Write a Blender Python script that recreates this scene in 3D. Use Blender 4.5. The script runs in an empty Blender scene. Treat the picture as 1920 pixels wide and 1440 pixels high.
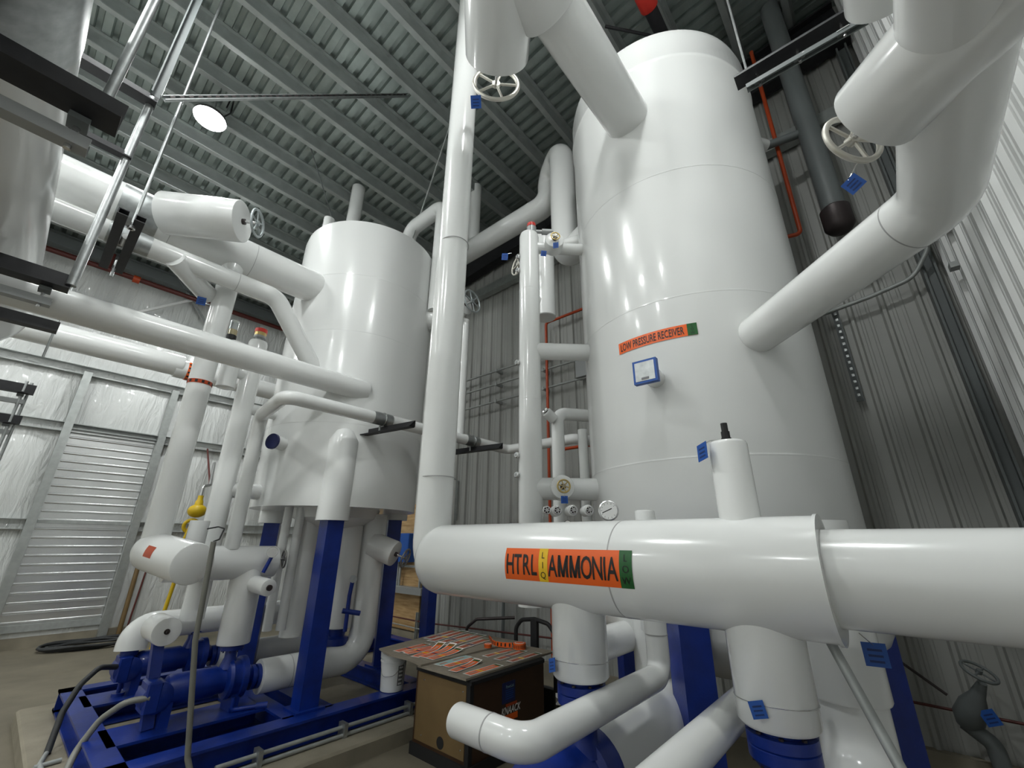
import bpy, bmesh, math, random
from mathutils import Vector, Matrix
random.seed(7)
S = bpy.context.scene
COL = bpy.context.collection
V = Vector
PI = math.pi

# ------------------------------------------------------------------ camera
H = 2.0
heading, pitch, roll = math.radians(41.03), math.radians(20.49), math.radians(0.5535)
Fh = V((math.cos(heading), math.sin(heading), 0)); Rh = V((math.sin(heading), -math.cos(heading), 0)); Uz = V((0, 0, 1))
fw = Fh * math.cos(pitch) + Uz * math.sin(pitch)
up0 = -Fh * math.sin(pitch) + Uz * math.cos(pitch)
rt = Rh * math.cos(roll) + up0 * math.sin(roll)
up = -Rh * math.sin(roll) + up0 * math.cos(roll)
cam = bpy.data.cameras.new('camera'); camo = bpy.data.objects.new('camera', cam); COL.objects.link(camo)
cam.sensor_fit = 'HORIZONTAL'; cam.sensor_width = 36.0; cam.lens = 793.0 * 36.0 / 1920.0
cam.clip_start = 0.02; cam.clip_end = 100
m = Matrix.Identity(4)
for i in range(3):
    m[i][0] = rt[i]; m[i][1] = up[i]; m[i][2] = -fw[i]
m[0][3], m[1][3], m[2][3] = 0, 0, H
camo.matrix_world = m
S.camera = camo

# ------------------------------------------------------------------ world, exposure
w = bpy.data.worlds.new('world'); S.world = w; w.use_nodes = True
w.node_tree.nodes['Background'].inputs[0].default_value = (0.75, 0.8, 0.85, 1)
w.node_tree.nodes['Background'].inputs[1].default_value = 0.02
S.view_settings.view_transform = 'Standard'; S.view_settings.look = 'None'
S.view_settings.gamma = 1.0; S.view_settings.exposure = 0.0
S.view_settings.use_curve_mapping = False
LAMP = 215.0        # radiance of the high bay lenses
LAMPS = [(0.48, 6.95, 8.35), (1.25, 0.40, 8.3), (-0.60, 3.6, 7.9), (1.98, 10.9, 7.4), (-3.6, 0.9, 7.9), (-3.6, 3.6, 7.9), (-3.6, 6.95, 7.9), (-3.6, 10.9, 7.6), (-7.0, 2.2, 7.9), (-7.0, 6.95, 7.9), (-7.0, 10.9, 7.6)]  # rows behind the viewer are unseen lamps, added for broad even light

# ------------------------------------------------------------------ materials
M = {}
def mat(name, col, rough=0.5, metal=0.0, noise=0.0, nscale=8.0, bump=0.0, bscale=20.0, coat=0.0, emit=None, stretch=None, col2=None, trans=0.0, ior=1.45):
    mt = bpy.data.materials.new(name); mt.use_nodes = True
    nt = mt.node_tree; b = nt.nodes['Principled BSDF']
    c = tuple(col) + (1,)
    b.inputs['Base Color'].default_value = c
    b.inputs['Roughness'].default_value = rough; b.inputs['Metallic'].default_value = metal
    b.inputs['IOR'].default_value = ior
    if coat: b.inputs['Coat Weight'].default_value = coat; b.inputs['Coat Roughness'].default_value = 0.08
    if trans: b.inputs['Transmission Weight'].default_value = trans
    if emit:
        b.inputs['Emission Color'].default_value = tuple(emit[:3]) + (1,); b.inputs['Emission Strength'].default_value = emit[3]
    if noise or bump:
        tc = nt.nodes.new('ShaderNodeTexCoord'); mp = nt.nodes.new('ShaderNodeMapping')
        nt.links.new(tc.outputs['Object'], mp.inputs[0])
        if stretch: mp.inputs['Scale'].default_value = stretch
    if noise:
        n = nt.nodes.new('ShaderNodeTexNoise'); n.inputs['Scale'].default_value = nscale; n.inputs['Detail'].default_value = 6
        nt.links.new(mp.outputs[0], n.inputs['Vector'])
        r = nt.nodes.new('ShaderNodeValToRGB'); nt.links.new(n.outputs['Fac'], r.inputs[0])
        r.color_ramp.elements[0].position = 0.3; r.color_ramp.elements[1].position = 0.7
        d = col2 if col2 else tuple(max(0, x * (1 - noise)) for x in col)
        r.color_ramp.elements[0].color = tuple(d) + (1,); r.color_ramp.elements[1].color = c
        nt.links.new(r.outputs[0], b.inputs['Base Color'])
    if bump:
        n2 = nt.nodes.new('ShaderNodeTexNoise'); n2.inputs['Scale'].default_value = bscale; n2.inputs['Detail'].default_value = 3
        nt.links.new(mp.outputs[0], n2.inputs['Vector'])
        bp = nt.nodes.new('ShaderNodeBump'); bp.inputs['Strength'].default_value = bump; bp.inputs['Distance'].default_value = 0.01
        nt.links.new(n2.outputs['Fac'], bp.inputs['Height']); nt.links.new(bp.outputs[0], b.inputs['Normal'])
    M[name] = mt
    return mt
mat('jacket', (0.735, 0.745, 0.735), 0.2, bump=0.14, bscale=1.8, coat=0.3)
mat('vessel_jacket', (0.735, 0.745, 0.735), 0.22, bump=0.30, bscale=2.2, coat=0.3, stretch=(1, 1, .45))
mat('jacket_end', (0.70, 0.70, 0.69), 0.35)
mat('seam', (0.36, 0.36, 0.36), 0.5)
mat('blue', (0.004, 0.028, 0.25), 0.38, noise=0.35, nscale=6, coat=0.15, bump=0.1, bscale=60)
mat('tag_blue', (0.01, 0.075, 0.33), 0.45)
mat('tag_mark', (0.004, 0.025, 0.12), 0.5)
mat('black_steel', (0.018, 0.018, 0.021), 0.5, noise=0.4, nscale=14)
mat('galv', (0.46, 0.48, 0.48), 0.42, 0.85, noise=0.25, nscale=18)
mat('galv_dull', (0.40, 0.42, 0.41), 0.5, 0.35, noise=0.2, nscale=12)
mat('deck', (0.40, 0.455, 0.435), 0.34, 0.65, noise=0.22, nscale=5, bump=0.05, bscale=9)
mat('purlin', (0.43, 0.46, 0.45), 0.40, 0.6, noise=0.15, nscale=6)
mat('wall_paint', (0.34, 0.345, 0.325), 0.45, noise=0.06, nscale=3)
mat('wall_white', (0.80, 0.81, 0.80), 0.4, noise=0.05, nscale=3)
mat('girt', (0.42, 0.44, 0.43), 0.4, 0.6, noise=0.2, nscale=9)
mat('concrete', (0.19, 0.168, 0.122), 0.75, noise=0.25, nscale=2.2, bump=0.25, bscale=60)
mat('concrete_pad', (0.28, 0.25, 0.19), 0.8, noise=0.25, nscale=3.5, bump=0.3, bscale=70)
mat('wheel', (0.62, 0.60, 0.54), 0.42, 0.55)
mat('wheel_grey', (0.42, 0.46, 0.47), 0.42, 0.5)
mat('wheel_dark', (0.26, 0.26, 0.25), 0.4, 0.7)
mat('brass', (0.50, 0.38, 0.16), 0.32, 0.9)
mat('steel', (0.62, 0.62, 0.62), 0.25, 0.95)
mat('stem_dark', (0.05, 0.04, 0.04), 0.45, 0.4)
mat('orange_pipe', (0.42, 0.055, 0.012), 0.4)
mat('red_pipe', (0.09, 0.018, 0.014), 0.45)
mat('dark_pipe', (0.13, 0.145, 0.145), 0.5)
mat('red', (0.55, 0.03, 0.02), 0.4)
mat('label_orange', (0.82, 0.125, 0.014), 0.35)
mat('label_yellow', (0.80, 0.50, 0.02), 0.35)
mat('label_green', (0.012, 0.10, 0.022), 0.35)
mat('label_ink', (0.012, 0.012, 0.012), 0.45)
mat('paper', (0.78, 0.77, 0.74), 0.5)
mat('teal_paper', (0.30, 0.48, 0.47), 0.45)
mat('film', (0.55, 0.30, 0.22), 0.2)
mat('box_tan', (0.19, 0.125, 0.055), 0.42, noise=0.12, nscale=5)
mat('box_brown', (0.055, 0.026, 0.012), 0.45, noise=0.2, nscale=6)
mat('rubber', (0.014, 0.014, 0.015), 0.65)
mat('hose', (0.03, 0.032, 0.034), 0.55)
mat('conduit_grey', (0.20, 0.20, 0.18), 0.45, 0.2)
mat('board', (0.27, 0.235, 0.185), 0.7, noise=0.2, nscale=9)
mat('plywood', (0.52, 0.35, 0.17), 0.6, noise=0.45, nscale=3.0, stretch=(6, 1, 9), col2=(0.30, 0.175, 0.07))
mat('bucket', (0.72, 0.73, 0.73), 0.35)
mat('print_grey', (0.16, 0.16, 0.17), 0.5)
mat('yellow', (0.62, 0.42, 0.01), 0.4)
mat('glass', (0.85, 0.9, 0.9), 0.08, trans=0.85)
mat('dial', (0.50, 0.50, 0.49), 0.4)
mat('navy', (0.012, 0.018, 0.09), 0.4)
mat('panel_grey', (0.30, 0.31, 0.31), 0.4, 0.3)
mat('aluminium', (0.76, 0.77, 0.77), 0.24, 0.85, noise=0.1, nscale=3, bump=0.03, bscale=4)
mat('lamp_shell', (0.05, 0.05, 0.05), 0.5)
mat('lamp_lens', (1, 1, 1), 0.5, emit=(0.97, 1.0, 0.985, LAMP))
mat('vinyl', (0.66, 0.675, 0.665), 0.22, coat=0.2)
nt = M['vinyl'].node_tree
tc = nt.nodes.new('ShaderNodeTexCoord'); mp = nt.nodes.new('ShaderNodeMapping'); mp.inputs['Scale'].default_value = (3.2, 1, 0.7)
nz = nt.nodes.new('ShaderNodeTexNoise'); nz.inputs['Scale'].default_value = 1.6; nz.inputs['Detail'].default_value = 5; nz.inputs['Distortion'].default_value = 2.2
bp = nt.nodes.new('ShaderNodeBump'); bp.inputs['Strength'].default_value = 0.55; bp.inputs['Distance'].default_value = 0.09
nt.links.new(tc.outputs['Object'], mp.inputs[0]); nt.links.new(mp.outputs[0], nz.inputs['Vector'])
nt.links.new(nz.outputs['Fac'], bp.inputs['Height']); nt.links.new(bp.outputs[0], nt.nodes['Principled BSDF'].inputs['Normal'])

# ------------------------------------------------------------------ mesh helpers
def frame(d, hint=None):
    d = V(d).normalized()
    h = V(hint) if hint is not None else (V((0, 0, 1)) if abs(d.z) < 0.9 else V((1, 0, 0)))
    x = h - d * h.dot(d)
    if x.length < 1e-6:
        h = V((1, 0, 0)) if abs(d.x) < 0.9 else V((0, 1, 0)); x = h - d * h.dot(d)
    x.normalize(); return x, d.cross(x).normalized(), d
class G:
    def __init__(s): s.v = []; s.f = []
    def add(s, vs, fs):
        o = len(s.v); s.v += [V(p) for p in vs]; s.f += [tuple(i + o for i in f) for f in fs]; return s
    def box(s, c, size, ax=None):
        c = V(c); a = [V((1, 0, 0)), V((0, 1, 0)), V((0, 0, 1))] if ax is None else ax
        vs = [c + a[0] * (size[0] / 2 * i) + a[1] * (size[1] / 2 * j) + a[2] * (size[2] / 2 * k) for i in (-1, 1) for j in (-1, 1) for k in (-1, 1)]
        return s.add(vs, [(0, 1, 3, 2), (4, 6, 7, 5), (0, 4, 5, 1), (2, 3, 7, 6), (0, 2, 6, 4), (1, 5, 7, 3)])
    def bx(s, x0, x1, y0, y1, z0, z1): return s.box(((x0 + x1) / 2, (y0 + y1) / 2, (z0 + z1) / 2), (abs(x1 - x0), abs(y1 - y0), abs(z1 - z0)))
    def cbox(s, x0, x1, y0, y1, z0, z1, b=0.01):
        # box with chamfered vertical and top edges
        p = []
        for (z, i) in ((z0, 0), (z1 - b, 0), (z1, b)):
            p += [(x0 + i + b, y0 + i, z), (x1 - i - b, y0 + i, z), (x1 - i, y0 + i + b, z), (x1 - i, y1 - i - b, z), (x1 - i - b, y1 - i, z), (x0 + i + b, y1 - i, z), (x0 + i, y1 - i - b, z), (x0 + i, y0 + i + b, z)]
        f = [tuple(range(7, -1, -1)), tuple(range(16, 24))]
        for r in range(2):
            for k in range(8):
                a = r * 8 + k; c = r * 8 + (k + 1) % 8; f.append((a, c, c + 8, a + 8))
        return s.add(p, f)
    def rings(s, rings, cap0=True, cap1=True, closed=False):
        n = len(rings[0]); vs = [p for r in rings for p in r]; fs = []
        R = len(rings)
        for i in range(R if closed else R - 1):
            j = (i + 1) % R
            for k in range(n):
                l = (k + 1) % n; fs.append((i * n + k, i * n + l, j * n + l, j * n + k))
        if not closed:
            if cap0: fs.append(tuple(range(n - 1, -1, -1)))
            if cap1: fs.append(tuple(range((R - 1) * n, R * n)))
        return s.add(vs, fs)
    def lathe(s, p, d, prof, n=32, cap0=True, cap1=True, hint=None, a0=0.0, a1=2 * PI):
        # prof: list of (distance along d, radius)
        p = V(p); x, y, d = frame(d, hint)
        return s.rings([[p + d * t + (x * math.cos(2 * PI * k / n) + y * math.sin(2 * PI * k / n)) * max(r, 1e-4) for k in range(n)] for t, r in prof], cap0, cap1)
    def cyl(s, p, q, r, n=24, r2=None, bev=0.0):
        p, q = V(p), V(q); L = (q - p).length; r2 = r if r2 is None else r2
        pr = [(0, r), (L, r2)] if not bev else [(0, r - bev), (bev * .3, r - bev * .3), (bev, r), (L - bev, r2), (L - bev * .3, r2 - bev * .3), (L, r2 - bev)]
        return s.lathe(p, q - p, pr, n)
    def tube(s, path, r, n=24, bend=None, caps=(True, True), bev=0.0, nb=8):
        P = [V(p) for p in path]; b = bend if bend is not None else 2.2 * r
        pts = [P[0]]
        for i in range(1, len(P) - 1):
            a, c, e = P[i - 1], P[i], P[i + 1]
            u, w_ = (a - c), (e - c); lu, lw = u.length, w_.length; u.normalize(); w_.normalize()
            ang = u.angle(w_)
            if ang > PI - 0.02: pts.append(c); continue
            t = min(b / math.tan(ang / 2), lu * 0.49 if i > 1 else lu * .95, lw * 0.49 if i < len(P) - 2 else lw * .95)
            rad = t * math.tan(ang / 2)
            bis = (u + w_).normalized(); cen = c + bis * (rad / math.sin(ang / 2))
            s0, s1 = c + u * t - cen, c + w_ * t - cen
            tot = s0.angle(s1); axis = s0.cross(s1).normalized()
            for k in range(nb + 1): pts.append(cen + Matrix.Rotation(tot * k / nb, 3, axis) @ s0)
        pts.append(P[-1])
        q = [pts[0]]
        for p in pts[1:]:
            if (p - q[-1]).length > 1e-5: q.append(p)
        pts = q
        T = []
        for i in range(len(pts)):
            a = pts[max(0, i - 1)]; c = pts[min(len(pts) - 1, i + 1)]
            if 0 < i < len(pts) - 1: T.append(((pts[i] - a).normalized() + (c - pts[i]).normalized()).normalized())
            else: T.append((c - a).normalized())
        x, y, _ = frame(T[0]); R = []; rr = []
        for i, p in enumerate(pts):
            if i:
                ax = T[i - 1].cross(T[i])
                if ax.length > 1e-7:
                    rot = Matrix.Rotation(T[i - 1].angle(T[i]), 3, ax.normalized()); x = rot @ x; y = rot @ y
            rr.append((p, x.copy(), y.copy(), T[i], r))
        if bev:
            p, x, y, t, _ = rr[0]; L = [(p, x, y, t, r - bev), (p + t * bev * .3, x, y, t, r - bev * .3), (p + t * bev, x, y, t, r)]
            p, x, y, t, _ = rr[-1]; L2 = [(p - t * bev, x, y, t, r), (p - t * bev * .3, x, y, t, r - bev * .3), (p, x, y, t, r - bev)]
            rr = L + rr[1:-1] + L2
        for p, x, y, t, r_ in rr: R.append([p + (x * math.cos(2 * PI * k / n) + y * math.sin(2 * PI * k / n)) * r_ for k in range(n)])
        return s.rings(R, *caps)
    def torus(s, c, d, R, r, n=32, k=10):
        c = V(c); x, y, d = frame(d)
        return s.rings([[c + (x * math.cos(2 * PI * i / n) + y * math.sin(2 * PI * i / n)) * (R + r * math.cos(2 * PI * j / k)) + d * (r * math.sin(2 * PI * j / k)) for j in range(k)] for i in range(n)], closed=True)
    def band(s, c, d, R, wd, t=0.002, n=40):
        # thin collar round a pipe
        return s.rings([[p for p in ring] for ring in s._band(c, d, R, wd, t, n)], closed=True)
    def _band(s, c, d, R, wd, t, n):
        c = V(c); x, y, d = frame(d)
        out = []
        for i in range(n):
            e = x * math.cos(2 * PI * i / n) + y * math.sin(2 * PI * i / n)
            out.append([c + e * (R - .004) - d * wd / 2, c + e * (R + t) - d * wd / 2, c + e * (R + t) + d * wd / 2, c + e * (R - .004) + d * wd / 2])
        return out
    def prof(s, p, q, poly, hint=(0, 0, 1)):
        # extrude a 2D outline (x = side, y = hint) from p to q
        p, q = V(p), V(q); yv, xv, d = frame(q - p, hint)
        R = [[b + xv * a + yv * c for a, c in poly] for b in (p, q)]
        return s.rings(R)
    def sphere(s, c, r, n=16, k=8, sz=1.0):
        c = V(c)
        return s.rings([[c + V((math.cos(2 * PI * i / n) * math.cos(t), math.sin(2 * PI * i / n) * math.cos(t), math.sin(t) * sz)) * r for i in range(n)] for t in [(-.499 + j / k) * PI * .999 for j in range(k + 1)]])
def Lp(w_, h, t): return [(0, 0), (w_, 0), (w_, t), (t, t), (t, h), (0, h)]
def Cp(w_, h, t): return [(-w_ / 2, 0), (w_ / 2, 0), (w_ / 2, t), (-w_ / 2 + t, t), (-w_ / 2 + t, h - t), (w_ / 2, h - t), (w_ / 2, h), (-w_ / 2, h)]
def Ip(w_, h, t): return [(-w_/2, 0), (w_/2, 0), (w_/2, t), (t/2, t), (t/2, h-t), (w_/2, h-t), (w_/2, h), (-w_/2, h), (-w_/2, h-t), (-t/2, h-t), (-t/2, t), (-w_/2, t)]
def Up(w_, h, t): return [(-w_/2, 0), (-w_/2, h), (-w_/2+t*2, h), (-w_/2+t*2, h-t), (-w_/2+t, h-t), (-w_/2+t, t), (w_/2-t, t), (w_/2-t, h-t), (w_/2-2*t, h-t), (w_/2-2*t, h), (w_/2, h), (w_/2, 0)]

def tag(o, label=None, cat=None, group=None, kind=None):
    if label: o['label'] = label
    if cat: o['category'] = cat
    if group: o['group'] = group
    if kind: o['kind'] = kind
    return o
def wloc(o):
    l = V((0, 0, 0))
    while o is not None: l = l + o.location; o = o.parent
    return l
def mesh(name, g, m_, smooth=True, off=V((0, 0, 0)), ang=0.7):
    me = bpy.data.meshes.new(name)
    me.from_pydata([tuple(p - off) for p in g.v], [], g.f)
    me.update()
    bm = bmesh.new(); bm.from_mesh(me); bmesh.ops.recalc_face_normals(bm, faces=bm.faces); bm.to_mesh(me); bm.free()
    me.materials.append(M[m_] if isinstance(m_, str) else m_)
    if smooth:
        me.shade_smooth()
        me.set_sharp_from_angle(angle=ang)
    return me
def part(name, g, m_, parent, label=None, smooth=True, kind=None):
    o = bpy.data.objects.new(name, mesh(name, g, m_, smooth, wloc(parent)))
    COL.objects.link(o); o.parent = parent
    if label: o['label'] = label
    if kind: o['kind'] = kind
    return o
def thing(name, loc, label, cat, group=None, kind=None):
    o = bpy.data.objects.new(name, None); COL.objects.link(o); o.location = loc; o.empty_display_size = .1
    return tag(o, label, cat, group, kind)
def solo(name, g, m_, label, cat, group=None, kind=None, smooth=True):
    xs = [p.x for p in g.v]; ys = [p.y for p in g.v]; zs = [p.z for p in g.v]
    off = V(((min(xs) + max(xs)) / 2, (min(ys) + max(ys)) / 2, min(zs)))
    o = bpy.data.objects.new(name, mesh(name, g, m_, smooth, off)); COL.objects.link(o); o.location = off
    return tag(o, label, cat, group, kind)
def struct(name, g, m_, label=None, smooth=False):
    return solo(name, g, m_, label, None, None, 'structure', smooth)

# lettering as flat mesh, returned as a G in its own x-y plane (x right, y up), height = cap height
def letters(txt, size, cuts=0, shear=0.0, bold=0.0, sx=1.0):
    cu = bpy.data.curves.new('lettering', 'FONT'); cu.body = txt; cu.size = 1.0; cu.align_x = 'CENTER'; cu.offset = bold; cu.shear = shear
    cu.resolution_u = 3
    ob = bpy.data.objects.new('lettering', cu); COL.objects.link(ob)
    dg = bpy.context.evaluated_depsgraph_get(); me = bpy.data.meshes.new_from_object(ob.evaluated_get(dg))
    bpy.data.objects.remove(ob); bpy.data.curves.remove(cu)
    bm = bmesh.new(); bm.from_mesh(me); bpy.data.meshes.remove(me)
    ys = [v.co.y for v in bm.verts]; y0, y1 = min(ys), max(ys); k = size / 0.70
    for v in bm.verts: v.co = V((v.co.x * k * sx, (v.co.y - .35) * k, 0))
    ys = [v.co.y for v in bm.verts]; y0, y1 = min(ys), max(ys)
    for i in range(1, cuts + 1):
        bmesh.ops.bisect_plane(bm, geom=bm.verts[:] + bm.edges[:] + bm.faces[:], plane_co=(0, y0 + (y1 - y0) * i / (cuts + 1), 0), plane_no=(0, 1, 0))
    xs = [v.co.x for v in bm.verts]; x0, x1 = min(xs), max(xs)
    if cuts:
        nx = max(1, int((x1 - x0) / (size * .6)))
        for i in range(1, nx):
            bmesh.ops.bisect_plane(bm, geom=bm.verts[:] + bm.edges[:] + bm.faces[:], plane_co=(x0 + (x1 - x0) * i / nx, 0, 0), plane_no=(1, 0, 0))
    bm.verts.index_update()
    g = G(); g.add([v.co.copy() for v in bm.verts], [[v.index for v in f.verts] for f in bm.faces]); bm.free()
    return g
def mapg(g, fn):
    o = G(); o.v = [V(fn(p)) for p in g.v]; o.f = list(g.f); return o
def patch(w_, h, nx, ny, fn):
    g = G(); vs = [fn(V((-w_ / 2 + w_ * i / nx, -h / 2 + h * j / ny, 0))) for j in range(ny + 1) for i in range(nx + 1)]
    return g.add(vs, [(j * (nx + 1) + i, j * (nx + 1) + i + 1, (j + 1) * (nx + 1) + i + 1, (j + 1) * (nx + 1) + i) for j in range(ny) for i in range(nx)])

def glyph_m(h, w_, t, n=8):                 # capital M drawn with straight strokes, centred
    g = G()
    def strip(x0, x1, half):                # stroke from (x0, bottom) to (x1, top)
        vs = []
        for i in range(n + 1):
            y = -h / 2 + h * i / n; xc = x0 + (x1 - x0) * i / n
            vs += [V((xc - half, y, 0)), V((xc + half, y, 0))]
        g.add(vs, [(2 * i, 2 * i + 1, 2 * i + 3, 2 * i + 2) for i in range(n)])
    a = w_ / 2 - t / 2
    strip(-a, -a, t / 2); strip(a, a, t / 2); strip(0, -a, t * .52); strip(0, a, t * .52)
    return g
def word(chars, h, pitch, cuts, bold=.012, sx=.6):
    # chars: list of (character, x) ; M is drawn, the rest comes from the font
    out = G()
    for ch, x in chars:
        g = glyph_m(h, h * .62, h * .135) if ch == 'M' else letters(ch, h, cuts, bold=bold, sx=sx)
        out.add([p + V((x, 0, 0)) for p in g.v], g.f)
    return out

# ================================================================== THE SETTING
XB, YR, YL, XF = 6.1, -1.02, 13.3, -9.2
def zdeck(y): return 9.55 - 0.083 * y
struct('floor', G().bx(XF, XB + .2, YR - .2, YL + .2, -.2, 0), 'concrete', 'worn tan concrete floor of the machine room')
struct('equipment_pad', G().cbox(.72, 5.7, 4.42, 8.1, 0, .15, .02), 'concrete_pad', 'raised concrete pad below the blue skid')

# ribbed wall sheets: every sheet an object of its own
def rib_sheet(y0, y1, z0, z1, pitch=.305):
    # outline across the sheet (u) and depth (d, towards the room)
    o = []; u = y0
    while u < y1 - 1e-4:
        e = min(u + pitch, y1)
        o += [(u, 0), (u + .09, 0), (u + .098, .006), (u + .118, .006), (u + .126, 0), (u + .17, 0), (u + .178, .006), (u + .198, .006), (u + .206, 0), (u + .235, 0), (u + .255, .032), (u + .285, .032)]
        u += pitch
    o.append((y1, 0))
    return [(min(a, y1), b) for a, b in o]
wb = struct('wall_back', G().bx(XB + .08, XB + .2, YR - .2, YL + .2, 0, 9.9), 'wall_paint', 'grey painted ribbed steel back wall')
def sheet_along_y(y0, y1, z0, z1):
    o = rib_sheet(y0, y1, z0, z1); g = G(); n = len(o)
    vs = [V((XB + .03 - d, u, z)) for z in (z0, z1) for u, d in o]
    return g.add(vs, [(i, i + 1, n + i + 1, n + i) for i in range(n - 1)])
y = YR
while y < YL - .01:
    part('wall_sheet', sheet_along_y(y, min(y + .915, YL), .28, 9.6 - .083 * max(y, 0)), 'wall_paint', wb, smooth=False); y += .915
struct('wall_curb', G().bx(XB - .06, XB + .1, YR, YL, 0, .28), 'concrete_pad', 'low concrete curb along the foot of the back wall')
wr = struct('wall_right', G().bx(XF, XB + .2, YR - .2, YR - .08, 0, 9.9), 'wall_white', 'white ribbed steel side wall')
x = XB
while x > XF + .01:
    x0 = max(x - .915, XF); o = rib_sheet(x0, x, 0, 9.7); n = len(o)
    g = G().add([V((u, YR - .04 + d, z)) for z in (0.02, 9.7) for u, d in o], [(i, i + 1, n + i + 1, n + i) for i in range(n - 1)])
    part('wall_sheet', g, 'wall_white', wr, smooth=False); x -= .915
struct('wall_front', G().bx(XF - .15, XF, YR - .2, YL + .2, 0, 9.9), 'wall_white', 'white wall behind the viewer')
# dark end rafter and eave girt on the back wall
raf = struct('trim_1', G().prof((XB - .16, YR, 8.62), (XB - .16, YL, 8.62 - .083 * (YL - YR)), Ip(.22, .75, .03)), 'black_steel', 'black end rafter below the roof along the back wall')
struct('trim_2', G().prof((XB - .10, YR, 7.42), (XB - .10, YL, 7.30), Cp(.16, .2, .012)), 'girt', 'grey wall girt high on the back wall')
struct('trim_3', G().prof((XB - .06, YR + .06, 0.3), (XB - .06, YR + .06, 8.7), Ip(.16, .12, .02), hint=(0, 1, 0)), 'dark_pipe', 'dark corner post where the two ribbed walls meet')

# roof: deck panels with real ribs, purlins
ceil = struct('ceiling', G().add([V((XF, YR - .2, zdeck(YR) + .14)), V((XB + .2, YR - .2, zdeck(YR) + .14)), V((XB + .2, YL + .2, zdeck(YL) + .14)), V((XF, YL + .2, zdeck(YL) + .14))], [(0, 1, 2, 3)]), 'deck', 'corrugated steel roof deck on purlins')
def deck_profile(x0, n, p=.19):
    o = []
    for i in range(n):
        u = x0 + i * p
        o += [(u, .075), (u + .062, .075), (u + .078, 0), (u + .174, 0)]
    o.append((x0 + n * p, .075)); return o
x = XF; pw = .19 * 4
pan = None
while x < XB:
    o = deck_profile(0, 4); n = len(o)
    if pan is None:
        vs = [V((u, yy, zdeck(yy) - zdeck(YR - .1) + d)) for yy in (YR - .1, YL + .1) for u, d in o]
        pan = mesh('deck_panel', G().add(vs, [(i, i + 1, n + i + 1, n + i) for i in range(n - 1)]), 'deck', False)
    ob = bpy.data.objects.new('deck_panel', pan); COL.objects.link(ob); ob.parent = ceil
    ob.location = V((x, 0, zdeck(YR - .1))) - ceil.location; x += pw
pm = None
yp = 7.294 + .705 * 8
while yp > YR + .1:
    z = zdeck(yp)
    if pm is None:
        zp = [(-.035, -.21), (-.03, -.225), (.055, -.225), (.055, -.21), (-.02, -.21), (-.02, -.012), (.0, 0), (-.09, 0), (-.09, -.012), (-.035, -.012)]
        pm = mesh('purlin', G().rings([[V((xx, a, b)) for a, b in zp] for xx in (XF, XB)]), 'purlin', False)
    ob = bpy.data.objects.new('purlin', pm); COL.objects.link(ob); ob.parent = ceil
    ob.location = V((0, yp, z)) - ceil.location; yp -= .705
# fasteners through the deck beside each purlin are left to the panels; main rafter across the hall
struct('trim_4', G().prof((-2.6, YR, 8.25), (-2.6, YL, 8.25 - .083 * (YL - YR)), Ip(.25, .9, .03)), 'purlin', 'grey steel main rafter crossing the hall')

# left wall: quilted white vinyl insulation, girts, roll door
def vinyl(x0, x1, z0, z1, seed):
    nx, nz = 14, 16; rnd = random.Random(seed); ph = [rnd.uniform(0, 6.3) for _ in range(4)]; g = G(); vs = []
    for j in range(nz + 1):
        for i in range(nx + 1):
            a, b = i / nx, j / nz
            d = .10 * (math.sin(PI * a) * math.sin(PI * b)) ** .5 + .018 * math.sin(9 * a + ph[0] + 3 * b) * math.sin(PI * b) + .012 * math.sin(17 * a + ph[1])
            vs.append(V((x0 + (x1 - x0) * a, YL - d - .02, z0 + (z1 - z0) * b)))
    return g.add(vs, [(j * (nx + 1) + i, j * (nx + 1) + i + 1, (j + 1) * (nx + 1) + i + 1, (j + 1) * (nx + 1) + i) for j in range(nz) for i in range(nx)])
wl = struct('wall_left', G().bx(XF, XB + .2, YL, YL + .15, 0, 9.0), 'wall_white', 'side wall lined with quilted white vinyl insulation')
levels = [.18, 2.25, 4.25, 5.55, 7.2, 8.5]
xs = [-9.2, -7.6, -6, -4.2, -2.6, -1.1, .38, 2.12, 3.6, 5.0, 6.1]
for i in range(len(xs) - 1):
    for j in range(len(levels) - 1):
        if xs[i] == .38 and j < 2: continue
        part('insulation_bay', vinyl(xs[i], xs[i + 1], levels[j], levels[j + 1], i * 9 + j), 'vinyl', wl)
for j, z in enumerate(levels[1:-1]):
    if j == 0:
        part('girt', G().prof((XF, YL - .10, z - .1), (.4, YL - .10, z - .1), Cp(.2, .2, .01)), 'girt', wl, smooth=False)
        part('girt', G().prof((2.1, YL - .10, z - .1), (XB, YL - .10, z - .1), Cp(.2, .2, .01)), 'girt', wl, smooth=False)
    else:
        part('girt', G().prof((XF, YL - .10, z - .1), (XB, YL - .10, z - .1), Cp(.2, .2, .01)), 'girt', wl, smooth=False)
part('base_curb', G().bx(XF, XB, YL - .12, YL, 0, .2), 'concrete_pad', wl)
d1 = struct('door_1', G().bx(.5, 2.0, YL - .10, YL - .06, .4, 4.22), 'aluminium', 'closed roll-up door of shiny ribbed aluminium sheet')
for xx in (.43, 2.05): part('jamb', G().prof((xx, YL - .14, .05), (xx, YL - .14, 5.5), Cp(.14, .16, .012), hint=(0, -1, 0)), 'girt', d1, smooth=False)
part('header', G().prof((.5, YL - .14, 4.22), (2.0, YL - .14, 4.22), Cp(.16, .12, .012)), 'girt', d1, smooth=False)
part('sill', G().bx(.5, 2.0, YL - .16, YL - .02, .3, .42), 'galv_dull', d1, smooth=False)
part('lower_liner', G().bx(.5, 2.0, YL - .09, YL - .03, .06, .32), 'vinyl', d1, smooth=False)
sl = None; ns = 22; hh = (4.2 - .44) / ns
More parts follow.
